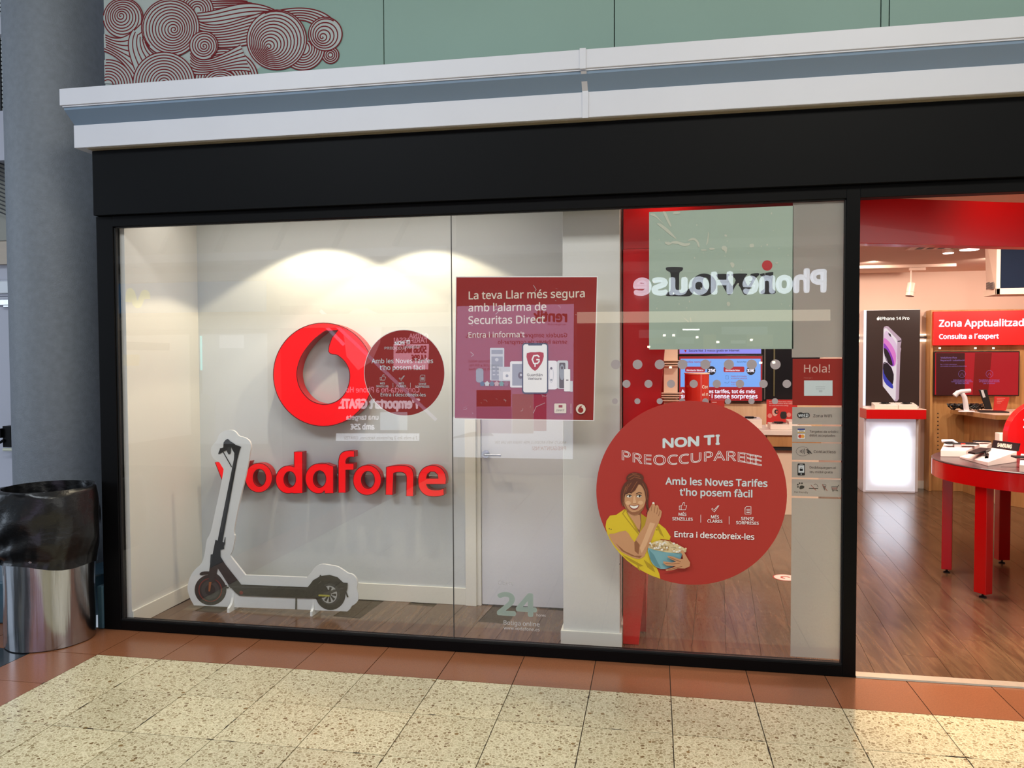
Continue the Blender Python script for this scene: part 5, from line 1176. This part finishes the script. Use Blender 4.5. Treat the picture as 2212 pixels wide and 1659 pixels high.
# service desk
dk0 = at(2052, 880, y=5.6); zt_d = at(2150, 897, y=5.1).z
dx0 = at(2052, 885, y=5.55).x; dx1 = at(2118, 1076, z=0)
sd2 = thing('service_desk', (4.0, 5.5, 0), 'oak service desk with a pale top beside the round red table', 'desk')
ptop = [at(2052, 884, z=zt_d), at(2151, 897, z=zt_d)]
poly = [(ptop[0].x, ptop[0].y), (ptop[1].x, ptop[1].y), (5.15, ptop[1].y-.1), (5.15, YO-.01), (ptop[0].x+.15, YO-.01)]
obj('desk_top', MB().prism(poly, zt_d-.05, zt_d, 'z'), OAK, sd2, bevel=.003)
obj('top_sheet', MB().prism([(p_[0]+.0, p_[1]) for p_ in poly], zt_d, zt_d+.004, 'z'), mat('desk_cream', (232, 206, 184), .35), sd2)
f0, f1, f2, f3 = at(2070, 1058, z=0), at(2118, 1076, z=0), at(2150, 1088, z=0), at(2212, 1098, z=0)
obj('desk_body', MB().prism([(f0.x, YO-.02), (f1.x, f1.y), (f2.x+.02, f2.y), (f3.x, f3.y), (5.1, f3.y), (5.1, YO-.02)], 0, zt_d-.05, 'z'), OAK, sd2, bevel=.003)
obj('white_inset', MB().box(f1.x+.01, f2.x-.01, f2.y-.02, f2.y-.004, .0, zt_d-.3), CREAM, sd2)
# things on the desk: phone handset stand, tilted phone, cable tangle, red leaflet
zD = zt_d+.004
hs_ = thing('handset_stand', (at(2095, 878, y=5.6).x, 5.6, zD), 'white curved handset stand on the oak desk', 'stand')
def pz(px, py, y=5.6): q = at(px, py, y=y); return (q.x, y, q.z)
k2 = (.2772, 1840, 640)
def z9(x, y): return (1840+x*.2772, 640+y*.2772)
A_ = pz(*z9(800, 775)); B_1 = pz(*z9(850, 742)); C_ = pz(*z9(925, 735)); D_ = pz(*z9(880, 790)); E_ = (pz(*z9(895, 860))[0], 5.6, zD+.012)
obj('handset', MB().tube([A_, ((A_[0]+B_1[0])/2, 5.6, (A_[2]+B_1[2])/2+.012), B_1, C_], .030, 12, .022), mat('white_gloss', (236, 236, 240), .3), hs_, smooth=True)
obj('stem', MB().tube([pz(*z9(860, 755)), D_, E_], .024, 12, .03), mat('white_gloss', (236, 236, 240), .3), hs_, smooth=True)
obj('foot', MB().lathe([(0, zD), (.09, zD), (.085, zD+.012), (0, zD+.016)], E_[0], 5.6, 24, 1, .6), mat('white_gloss', (236, 236, 240), .3), hs_, smooth=True)
q0_, q1_ = pz(*z9(988, 728), 5.55), pz(*z9(1092, 880), 5.55)
tp = thing('tilted_phone', (q1_[0], 5.55, zD), 'black phone leaning upright on its black holder on the desk', 'phone')
zq2 = max(q1_[2], zD+.01)
obj('phone_body', MB().prism([(q0_[0], q0_[2]), (pz(*z9(1050, 722), 5.55)[0], q0_[2]+.002), (q1_[0], zq2), (pz(*z9(1042, 880), 5.55)[0], zq2)], 5.54, 5.56, 'y'), BLACKP, tp, bevel=.003)
obj('label', MB().prism([P2([z9(*c)], 5.54)[0] for c in ((1004, 732), (1024, 730), (1042, 786), (1022, 790))], 5.537, 5.54, 'y'), LG, tp)
obj('foot', MB().prism([(q1_[0]-.16, 5.46), (q1_[0]+.14, 5.44), (q1_[0]+.16, 5.66), (q1_[0]-.1, 5.7)], zD, zD+.014, 'z'), BLACKP, tp, bevel=.003)
tg = MB(); rr = random.Random(21)
for k in range(16):
    x = at(*z9(790+rr.random()*250, 850), y=5.75).x; tg.tube([(x+.07*math.cos(i*.9+k), 5.78+.05*math.sin(i*1.1+k), zD+.012+.07*abs(math.sin(i*.7+k))) for i in range(8)], .009, 6)
tag(obj('cable_tangle', tg, mat('cable_black', (24, 22, 22), .4), smooth=True), 'tangled heap of black cables at the back of the desk', 'cables')
tgm = obj('cable_foot', MB(), BLACKP) if False else None
a = at(*z9(1105, 780), y=5.85); b = at(*z9(1230, 850), y=5.85)
lf = thing('leaflet_card', (a.x, 5.85, zD), 'red leaflet standing behind the black phone on the desk', 'leaflet')
obj('sheet', MB().prism([(a.x, zD), (b.x-.04, zD), (b.x, a.z-.01), (a.x+.01, a.z)], 5.85, 5.856, 'y'), glow('leaflet_lit_red', (196, 44, 40), .1, 90), lf)
p = Print(5.8495, *k2); q_on(p, 5.85)
for j in range(4): p.line([(1130, 795+j*12), (1195-j*12, 797+j*12)], 4, CR)
p.done('printing', lf)
w2 = at(*z9(1275, 885), y=5.4); tag(obj('paper_slip', MB().box(w2.x-.05, w2.x+.14, 5.36, 5.5, zD, zD+.003), WLAM), 'small white paper slip lying at the right of the desk', 'paper')

# ---- round red table
TC = (2.86, 1.98); TR = .79
ztb = at(2015, 985, y=2.2).z; zrb = at(2015, 1022, y=2.2).z
rt = thing('round_table', (TC[0], TC[1], 0), 'round glossy red table with a dark top and red legs', 'table')
RT = mat('red_table_lacquer', (190, 12, 14), .25, coat=.3)
obj('rim', MB().lathe([(TR-.04, zrb), (TR, zrb), (TR, ztb-.012), (TR-.04, ztb-.012)], *TC, 96), RT, rt, smooth=True)
obj('table_top', MB().lathe([(0, ztb-.014), (TR-.002, ztb-.014), (TR+.002, ztb-.006), (TR-.004, ztb), (0, ztb)], *TC, 96), mat('dark_table_top', (72, 58, 60), .25), rt)
tag(obj('top_joint', MB().box(TC[0]-.5, TC[0]+.6, TC[1]-.36, TC[1]-.355, ztb, ztb+.001), BLACKP, rt))
for px, py in ((2045, 1236), (2123, 1290), (2164, 1216)):
    q = at(px, py, z=.0); d = Vector((q.x-TC[0], q.y-TC[1], 0)); an = math.atan2(d.y, d.x); b_ = MB()
    b_.prism([(.045, .035), (-.045, .035), (-.045, -.035), (.045, -.035)], .03, zrb+.03, 'z'); b_.xf(Matrix.Translation((q.x, q.y, 0)) @ Matrix.Rotation(an+PI/2, 4, 'Z'))
    lg = obj('leg', b_, RT, rt, bevel=.004)
    obj('foot_screw', MB().lathe([(0, 0), (.024, 0), (.024, .006), (.008, .012), (.008, .03), (0, .03)], q.x, q.y, 16), BLACKP, lg, smooth=True)
q = Vector((3.45, 1.45, 0)); b_ = MB().box(q.x-.045, q.x+.045, q.y-.035, q.y+.035, .03, zrb+.03); obj('leg', b_, RT, rt, bevel=.004)

def onT(px, py): return at(px, py, z=ztb)
# big brand stand on the table
c1, c2, c3, c4 = onT(*z9(840, 1262)), onT(*z9(1060, 1325)), onT(*z9(1285, 1292)), onT(*z9(1095, 1252))
sg = thing('brand_stand', (c2.x, c2.y, ztb), 'white wedge phone stand with a black SAMSUNG back plate', 'display stand')
sb_ = MB(); up = Vector((0, 0, 1))
t1_, t2_, t3_, t4_ = c1+up*.014, c2+up*.030, c3+up*.078, c4+up*.070
sb_.add([c1, c2, c3, c4, t1_, t2_, t3_, t4_], [(0, 1, 2, 3), (4, 5, 6, 7), (0, 1, 5, 4), (1, 2, 6, 5), (2, 3, 7, 6), (3, 0, 4, 7)])
obj('wedge_base', sb_, mat('stand_white', (236, 222, 214), .4), sg, bevel=.003)
e1_ = (t3_-t4_); pl = e1_.length; e1_.normalize(); nn = Vector((e1_.y, -e1_.x, 0)).normalized(); nn = nn if nn.y < 0 else -nn
upn = (up*.058-nn*.012)
q4, q3 = t4_-e1_*.01, t3_+e1_*.005
bp = [q4, q3, q3+upn, q4+upn]
plate = obj('back_plate', MB().add([*bp, *[v-nn*.010 for v in bp]], [(0, 1, 2, 3), (7, 6, 5, 4), (0, 4, 5, 1), (1, 5, 6, 2), (2, 6, 7, 3), (3, 7, 4, 0)]), mat('plate_black', (30, 28, 30), .35), sg)
tb_ = put_text('SAMSUNG', (0, 0), (pl*.58, 0), 0, .05)
un_ = upn.normalized(); tb_.v = [tuple(q4+e1_*(pl*.22+v[0])+un_*(.016+v[2])+nn*(.0012-v[1])) for v in tb_.v]
obj('lettering', tb_, CR, plate)
ph_ = [onT(*z9(*c))+up*.075 for c in ((905, 1292), (1000, 1255), (1085, 1262), (1040, 1282), (960, 1302))]
obj('phone', MB().add([*ph_, *[v-up*.012 for v in ph_]], [(0, 1, 2, 3, 4), (9, 8, 7, 6, 5)]+[(i, (i+1) % 5, 5+(i+1) % 5, 5+i) for i in range(5)]), BLACKP, sg)
obj('phone_arm', MB().tube([ph_[3]-up*.01, (ph_[3]+c2)/2+up*.005, (c1+c3)/2+up*.04], .012, 8), BLACKP, sg, smooth=True)
def wedge(name, corners, h0, h1, label):
    cs = [onT(*z9(c[0]-14, c[1])) for c in corners]; t = thing(name, tuple(cs[0]), label, 'display stand', 'white phone stands on the round table')
    t.location.z = ztb; WL[t.name] = Vector(t.location)
    hs2 = (h0, h0, h1, h1)
    obj('base', MB().add([*cs, *[c+up*h for c, h in zip(cs, hs2)]], [(0, 1, 2, 3), (4, 5, 6, 7), (0, 1, 5, 4), (1, 2, 6, 5), (2, 3, 7, 6), (3, 0, 4, 7)]), mat('stand_white', (236, 222, 214), .4), t, bevel=.003)
    return t, cs
t, cs = wedge('phone_stand', ((705, 1250), (905, 1254), (1010, 1222), (735, 1212)), .05, .075, 'white phone stand at the left edge of the round table')
m0 = (cs[0]+cs[2])/2+up*.09
obj('phone', MB().box(m0.x-.11, m0.x+.12, m0.y-.035, m0.y+.04, m0.z-.006, m0.z+.006), BLACKP, t, bevel=.003)
obj('holder', MB().tube([m0-up*.02, m0+Vector((-.06, 0, .02)), m0+Vector((-.13, .02, .015))], .012, 8).box(m0.x-.05, m0.x+.0, m0.y-.02, m0.y+.02, m0.z-.03, m0.z), mat('white_gloss', (236, 236, 240), .3), t, smooth=False)
obj('red_lamp', MB().box(m0.x-.01, m0.x+.02, m0.y-.039, m0.y-.035, m0.z-.004, m0.z+.004), glow('red_led', (255, 40, 20), 2), t)
t, cs = wedge('phone_stand', ((935, 1192), (1070, 1198), (1105, 1182), (960, 1176)), .035, .045, 'low white phone stand at the back of the round table')
m0 = (cs[1]+cs[3])/2+up*.06
obj('phone', MB().box(m0.x-.05, m0.x+.07, m0.y-.03, m0.y+.03, m0.z-.004, m0.z+.006), BLACKP, t, bevel=.002)
a = onT(*z9(1150, 1196)); tag(obj('white_cube', MB().box(a.x, a.x+.09, a.y, a.y+.09, ztb, at(*z9(1160, 1068), y=a.y).z), WLAM, bevel=.004), 'small white block behind the SAMSUNG stand on the table', 'block')
t, cs = wedge('phone_stand', ((1320, 1370), (1420, 1380), (1440, 1300), (1330, 1290)), .05, .06, 'white phone stand cut off by the right edge of the picture')
m0 = (cs[0]+cs[2])/2+up*.07; obj('phone', MB().box(m0.x-.09, m0.x+.07, m0.y-.04, m0.y+.04, m0.z-.004, m0.z+.008), BLACKP, t, bevel=.002)
# red half-round totem on the table
YA = TC[1]+.2
ax_ = at(*z9(1215, 1100), y=YA).x; rA = .32; zA0 = ztb
rtm = thing('red_arch', (ax_+rA, YA, ztb), 'red round-topped panel standing on the red table', 'panel')
ar_ = [(ax_, zA0)]+[(ax_+rA-rA*math.cos(t_2), at(*z9(1215, 1090), y=YA).z+rA*math.sin(t_2)*.9) for t_2 in (PI*i/24 for i in range(25))]+[(ax_+2*rA, zA0)]
obj('panel', MB().prism(ar_, YA, YA+.09, 'y'), REDP, rtm, bevel=.004)
a = at(2211, 924, y=YA-.002); obj('lettering', put_text('Zona', (a.x, a.z), (a.x+.2, a.z), YA-.002, .02), WHITEP, rtm)

# ---- lights and fittings at the shop ceiling
CZ = 2.74
a = at(1840, 578, y=5.6); b = at(2065, 574, y=5.6)
zt2 = CZ
yt_ = (CZ-CAM.z)/((a.z-CAM.z)/(5.6-CAM.y))+CAM.y
TRW = mat('track_white', (216, 184, 166), .4)
yt_ = at(1968, 577, z=2.71).y
tk = thing('track_light', (at(1968, 577, y=yt_).x, yt_, CZ), 'white ceiling track with one hanging cylinder spotlight', 'track light')
obj('track', MB().box(at(1840, 577, y=yt_).x-.8, at(2065, 577, y=yt_).x, yt_-.018, yt_+.018, CZ-.035, CZ), TRW, tk, bevel=.003)
xsx = at(1968, 600, y=yt_).x
obj('adapter', MB().box(xsx-.02, at(1999, 585, y=yt_).x, yt_-.02, yt_+.02, CZ-.07, CZ-.036), TRW, tk, bevel=.003)
zs1 = at(1968, 614, y=yt_).z; zs2 = at(1965, 640, y=yt_).z
obj('stem', MB().tube([(xsx, yt_, CZ-.07), (xsx, yt_, zs1)], .01, 10), TRW, tk, smooth=True)
c0 = Vector((xsx+.01, yt_, zs1+.01)); c1_ = Vector((at(1964, 640, y=yt_).x, yt_-.02, zs2)); dd = c1_-c0
obj('spot_head', MB().tube([c0, c0+dd*.68, c0+dd*.70, c0+dd*.72, c1_], .047, 20).tube([c0+dd*.69, c0+dd*.71], .05, 20), TRW, tk, smooth=True)
for px, py, r, lab_ in ((2048.5, 547.5, .05, 'small round glowing ceiling downlight in the shop'), (2094, 540, .085, 'larger round glowing ceiling downlight near the hanging screen')):
    q = at(px, py, z=CZ-.045)
    t = thing('ceiling_downlight', (q.x, q.y, CZ), lab_, 'light', 'round shop downlights')
    obj('housing', MB().lathe([(r, CZ-.04), (r*1.05, CZ-.02), (r*1.05, CZ), (0, CZ)], q.x, q.y, 32), TRW, t)
    obj('diffuser', MB().lathe([(0, CZ-.046), (r*.97, CZ-.046), (r*.97, CZ-.038)], q.x, q.y, 32), glow('downlight_glow', (255, 248, 236), 3.5), t)
q = at(2018, 533, z=CZ-.01); vt = thing('ceiling_vent', (q.x, q.y, CZ), 'square ceiling vent with dark slots above the track', 'vent')
obj('vent_frame', MB().box(q.x-.2, q.x+.2, q.y-.2, q.y+.2, CZ-.012, CZ), TRW, vt, bevel=.002)
for k in range(3): obj('slot', MB().box(q.x-.13+k*.1, q.x-.07+k*.1, q.y-.15, q.y+.15, CZ-.014, CZ-.012), BLACKP, vt)
# hanging screen box
YH = 3.0
a = at(2124, 531, y=YH); b = at(2131, 640, y=YH); c = at(2155, 532, y=YH-.28); 
hg = thing('hanging_screen', (at(2160, 560, y=YH).x, YH, b.z), 'white cased screen hanging from the ceiling at the right edge', 'screen')
yh0 = YH-.30
s1_ = at(2162, 531, y=yh0); s2_ = at(2152, 638, y=yh0); zbt = at(2160, 636, y=yh0).z; 
CAS = mat('case_white', (236, 214, 190), .4)
obj('case_side', MB().add([(at(2126, 540, y=YH).x, YH, CZ), (at(2131, 638, y=YH).x, YH, zbt+.02), (s2_.x, yh0, zbt), (s1_.x, yh0, CZ), (at(2126, 540, y=YH).x+.02, YH, CZ), (at(2131, 638, y=YH).x+.02, YH, zbt+.02), (s2_.x+.02, yh0+.02, zbt), (s1_.x+.02, yh0+.02, CZ)], [(0, 1, 2, 3), (7, 6, 5, 4), (0, 4, 5, 1), (1, 5, 6, 2), (2, 6, 7, 3), (3, 7, 4, 0)]), CAS, hg)
obj('case_frame', MB().box(s2_.x, s2_.x+1.0, yh0, YH-.05, zbt, zbt+.05).box(s2_.x, s2_.x+.03, yh0, yh0+.02, zbt, CZ), CAS, hg, bevel=.003)
x1_ = at(2162, 600, y=yh0).x
obj('screen_glass', MB().box(x1_, s2_.x+1.0, yh0+.004, yh0+.03, zbt+.05, CZ-.02), mat('screen_deep_blue', (20, 32, 52), .6, spec=.1), hg)
vs = MB()
for k in range(7):
    for j, px in enumerate((2134, 2142)): q = at(px, 611+k*2.2, y=YH-.12*(j+1)); vs.box(q.x-.003, q.x+.003, q.y-.03, q.y+.03, q.z-.003, q.z+.003)
o = obj('vent_slot', vs, DG, hg); o['kind'] = 'stuff'

# ================================================================== ACROSS THE HALL (seen mirrored in the window)
YOP = -6.5
def vw(px, py): q = at(px, py, y=-YOP); return (q.x, q.z)
op = thing('wall_opposite', (0, YOP, 0), kind='structure')
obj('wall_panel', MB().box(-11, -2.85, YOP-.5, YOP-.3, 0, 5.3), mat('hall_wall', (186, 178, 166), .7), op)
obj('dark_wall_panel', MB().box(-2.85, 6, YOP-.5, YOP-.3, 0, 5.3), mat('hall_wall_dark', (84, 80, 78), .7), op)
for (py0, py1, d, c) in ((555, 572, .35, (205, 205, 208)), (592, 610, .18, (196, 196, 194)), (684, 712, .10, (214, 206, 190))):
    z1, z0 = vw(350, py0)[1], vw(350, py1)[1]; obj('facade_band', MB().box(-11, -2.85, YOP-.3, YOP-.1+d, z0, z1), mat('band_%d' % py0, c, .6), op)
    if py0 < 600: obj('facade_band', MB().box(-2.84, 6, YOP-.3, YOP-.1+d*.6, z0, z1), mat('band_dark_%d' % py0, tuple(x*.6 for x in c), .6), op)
z1 = vw(350, 555)[1]
for k in range(7):
    x = -9.5+k*.95; obj('ceiling_rib', MB().prism([(x, z1+.1), (x+.06, z1+.1), (x+.55, z1+1.0), (x+.49, z1+1.0)], YOP-.3, YOP-.2, 'y'), mat('rib_grey', (120, 118, 112), .7), op)
struct('hall_ceiling', MB().box(-11, 6, -7, .15, 5.3, 5.4), mat('hall_ceiling_white', (190, 192, 192), .8))
def opp(name, pts, c, e, label, y=YOP-.05, th=.04, cat='sign', base=60):
    P_ = [vw(*p_) for p_ in pts]; x_ = sum(p_[0] for p_ in P_)/len(P_); z_ = min(p_[1] for p_ in P_)
    t = thing(name, (x_, y, z_), label, cat); obj('panel', MB().prism(P_, y-th, y, 'y'), glow(label[:28], c, e, base) if e else mat(label[:28], c, .5), t); return t
def otext(t, body, p0, p1, m, bold=.02, y=YOP-.048, **kw): a, b = vw(*p0), vw(*p1); return obj('lettering', put_text(body, a, b, y, bold, **kw), m, t)
# shop with the blue sign
bs = opp('blue_shop_sign', [(100, 612), (568, 606), (568, 672), (100, 678)], (60, 128, 180), .9, 'blue shop sign with a yellow wave across the hall')
mm = MB(); q9 = Z(smoothline([(188, 1180), (200, 1060), (220, 1035), (250, 1080), (285, 1190), (330, 1215), (375, 1120), (405, 1060), (440, 1075), (446, 1140)], 4), .16274, 240, 460)
mm.ribbon([vw(*c) for c in q9], .10, YOP-.045); obj('wave_mark', mm, glow('wave_yellow', (196, 206, 40), 1.6), bs)
wn = opp('shop_opening', [(262, 725), (400, 722), (404, 940), (270, 960)], (225, 220, 212), .55, 'bright shop opening across the hall far left', cat='shop opening')
opp('shop_opening', [(428, 722), (570, 720), (572, 960), (436, 960)], (214, 218, 224), .55, 'bright shop opening with a teal edge across the hall', cat='shop opening')
opp('light_tube', [(428, 725), (431, 725), (432, 800), (429, 800)], (120, 230, 230), 4, 'teal light tube at the shop opening across the hall', y=YOP-.03, cat='light')
opp('poster_opposite', [(470, 724), (522, 724), (522, 752), (470, 752)], (236, 238, 246), 1.0, 'white hanging poster across the hall', y=YOP-.03)
opp('poster_opposite', [(268, 738), (361, 741), (361, 757), (268, 756)], (120, 116, 110), .2, 'dark menu board across the hall', y=YOP-.03)
opp('poster_opposite', [(262, 766), (296, 766), (294, 790), (262, 790)], (214, 190, 90), .8, 'yellow notice across the hall', y=YOP-.03)
opp('counter_opposite', [(430, 850), (440, 850), (460, 868), (458, 960), (428, 960)], (210, 210, 206), .5, 'pale counter across the hall', y=YOP-.03, cat='counter')
# phone shop window with white lettering
WG = glow('white_window_print', (236, 236, 246), 4.0); PKG = glow('pink_window_print', (230, 180, 200), 3.8)
pw_ = opp('window_opposite', [(600, 660), (965, 655), (965, 1000), (606, 1003)], (96, 84, 84), .12, 'dark shop window across the hall with white lettering', cat='window')
otext(pw_, 'finetwork', (853, 698), (771, 699), WG, .03); otext(pw_, 'LA DE MOVISTAR', (827, 706), (797, 706), WG, 0)
otext(pw_, 'QUINA', (922, 730), (881, 730), PKG, .02); otext(pw_, 'TARIFASSA!', (922, 740), (848, 740), PKG, .02)
obj('price_tag', MB().prism([vw(*c) for c in ((847, 743), (924, 743), (922, 798), (847, 796))], YOP-.05, YOP-.047, 'y'), PKG, pw_)
RDP = mat('opposite_print_dark', (120, 20, 30), .6)
otext(pw_, '50GB MÒBIL', (918, 762), (852, 762), RDP, .04, YOP-.046, height=.12); otext(pw_, '14,90€', (918, 780), (886, 780), RDP, .04, YOP-.046, height=.11)
otext(pw_, 'Contracta-ho a Phone House', (903, 848), (722, 848), PKG, .01, height=.10); otext(pw_, "T'emporta't GRATIS", (903, 882), (724, 882), WG, .05, height=.16)
otext(pw_, 'una targeta', (814, 907), (745, 907), WG, .03, height=.085); otext(pw_, 'amb 25€', (805, 928), (754, 928), WG, .04, height=.095)
obj('bank_card', MB().prism([vw(*c) for c in ((818, 891), (877, 891), (877, 930), (818, 930))], YOP-.05, YOP-.047, 'y'), glow('bank_card_pale', (190, 205, 220), 2.4), pw_)
obj('white_bar', MB().prism([vw(*c) for c in ((722, 937), (903, 937), (903, 953), (722, 953))], YOP-.05, YOP-.047, 'y'), glow('bar_white', (225, 230, 240), 3.4), pw_)
otext(pw_, 'I a més les 2 primeres factures, GRATIS!', (898, 950), (740, 950), RDP, .01, YOP-.046)
# faint poster of a man with a striped stick across the phone shop window
mp_ = opp('poster_opposite', [(737, 710), (740, 685), (760, 668), (790, 665), (815, 678), (822, 700), (818, 740), (800, 780), (770, 800), (745, 770)], (226, 170, 180), 1.0, 'pale printed head on the window poster across the hall', y=YOP-.045, th=.004)
obj('printed_jacket', MB().prism([vw(*c) for c in ((606, 1000), (604, 880), (660, 820), (735, 780), (760, 800), (720, 900), (700, 1000))], YOP-.048, YOP-.046, 'y'), mat('printed_jacket', (60, 60, 66), .6), mp_)
for a_, b_2 in (((688, 670), (940, 908)), ((686, 690), (740, 745))): A2, B2 = vw(*a_), vw(*b_2); mbx = MB().ribbon([A2, B2], .05, YOP-.044); obj('printed_stick', mbx, glow('stick_lilac', (200, 190, 226), 1.6), mp_)
# lilac rental poster
rp = opp('lilac_poster', [(985, 661), (1238, 656), (1236, 992), (978, 986)], (186, 172, 214), 2.2, 'tall lilac phone rental poster across the hall')
yP = YOP-.045
DKM = mat('opposite_maroon', (70, 14, 34), .5)
k5 = lambda x, y: (960+x*.27735, 560+y*.27735)
obj('white_lower', MB().prism([vw(*k5(*c)) for c in ((50, 1230), (300, 1240), (700, 1255), (995, 1265), (995, 1562), (60, 1545))], YOP-.05, YOP-.047, 'y'), glow('lower_white', (214, 224, 242), 2.6), rp)
obj('lilac_curve', MB().prism([vw(*k5(*c)) for c in ((60, 1400), (200, 1385), (380, 1378), (340, 1345), (200, 1350), (60, 1388))], YOP-.047, YOP-.045, 'y'), glow('curve_lilac', (180, 190, 220), 1.3), rp)
otext(rp, 'rentik', k5(948, 485), k5(690, 478), DKM, .04, yP, height=.17); otext(rp, 'renting en un tik', k5(945, 514), k5(797, 512), DKM, .0, yP)
otext(rp, "Gaudeix sempre de l'últim smartphone,", k5(952, 606), k5(160, 608), DKM, .01, yP); otext(rp, 'sense haver de comprar-lo', k5(952, 658), k5(410, 660), DKM, .01, yP)
for j, (s_, x_) in enumerate((('Estrena mòbil', 348), ('assegurat a tot risc', 420), ('per molt poc al mes', 434))): otext(rp, s_, k5(x_, 804+j*31), k5(182, 804+j*31), DKM, .0, yP)
otext(rp, 'MOLTS MÉS MODELS PER TRIAR EN UN TIK', k5(943, 1440), k5(386, 1440), mat('opposite_grey', (120, 124, 140), .6), .01, YOP-.044); otext(rp, "PREGUNTA'NS!", k5(943, 1490), k5(678, 1490), glow('rose_text', (226, 120, 160), .8), .02, YOP-.044)
obj('phone_dark', MB().prism([vw(*k5(*c)) for c in ((242, 1020), (512, 1020), (512, 1150), (242, 1150))], YOP-.047, YOP-.044, 'y'), mat('opposite_dark', (50, 20, 30), .6), rp)
obj('phone_lilac', MB().prism([vw(*k5(*c)) for c in ((242, 1152), (518, 1152), (518, 1360), (242, 1356))], YOP-.047, YOP-.044, 'y'), glow('phone_lilac2', (176, 150, 210), 1.3), rp)
obj('phone_pink', MB().prism([vw(*k5(*c)) for c in ((690, 1048), (790, 1048), (790, 1340), (690, 1340))], YOP-.047, YOP-.044, 'y'), glow('phone_magenta', (190, 70, 150), 1.1), rp)
obj('phone_pale', MB().prism([vw(*k5(*c)) for c in ((522, 1050), (688, 1050), (688, 1360), (522, 1360))], YOP-.047, YOP-.044, 'y'), glow('phone_pale', (210, 200, 210), 1.2), rp)
# letters of the phone shop above its entrance
ps = thing('shop_letters_opposite', (1, YOP, 2.4), 'white raised shop letters across the hall', 'sign')
PHL2 = glow('letter_white', (226, 236, 250), 5.2)
otext(ps, 'Phone', (1782, 628), (1583+25, 632), PHL2, .05, YOP-.0, height=.33, depth=.08); otext(ps, 'House', (1580, 632), (1371, 635), PHL2, .05, YOP-.0, height=.33, depth=.08)
opp('entrance_light_band', [(1246, 674), (1795, 668), (1795, 692), (1246, 698)], (236, 222, 196), 2.0, 'lit band above the entrance across the hall', y=YOP-.02, cat='light')
ent = opp('entrance_opposite', [(1245, 702), (1795, 696), (1795, 1045), (1250, 1045)], (52, 46, 46), .06, 'dark glazed entrance across the hall', cat='entrance', y=YOP-.08)
rr = random.Random(4)
for k in range(9):
    px, py = rr.uniform(1380, 1700), rr.uniform(715, 800); A2 = vw(px, py)
    obj('small_lamp', MB().box(A2[0]-.018, A2[0]+.018, YOP-.08, YOP-.07, A2[1]-.014, A2[1]+.014), glow('lamp_spark', (255, 236, 200), 20), ent)
for px0, py0, px1, py1, c, e in ((1380, 712, 1462, 730, (150, 160, 160), .5), (1475, 710, 1512, 713, (255, 255, 255), 6), (1560, 705, 1660, 722, (150, 160, 165), .6), (1460, 728, 1500, 742, (140, 150, 150), .5), (1520, 722, 1548, 760, (160, 140, 80), .5), (1615, 722, 1672, 748, (150, 140, 110), .5), (1405, 724, 1440, 742, (150, 130, 80), .4), (1580, 735, 1612, 742, (170, 175, 175), .8)):
    obj('lit_shelf', MB().prism([vw(px0, py0), vw(px1, py0), vw(px1, py1), vw(px0, py1)], YOP-.08, YOP-.072, 'y'), glow('shelf_%d' % px0, c, e*1.4), ent)
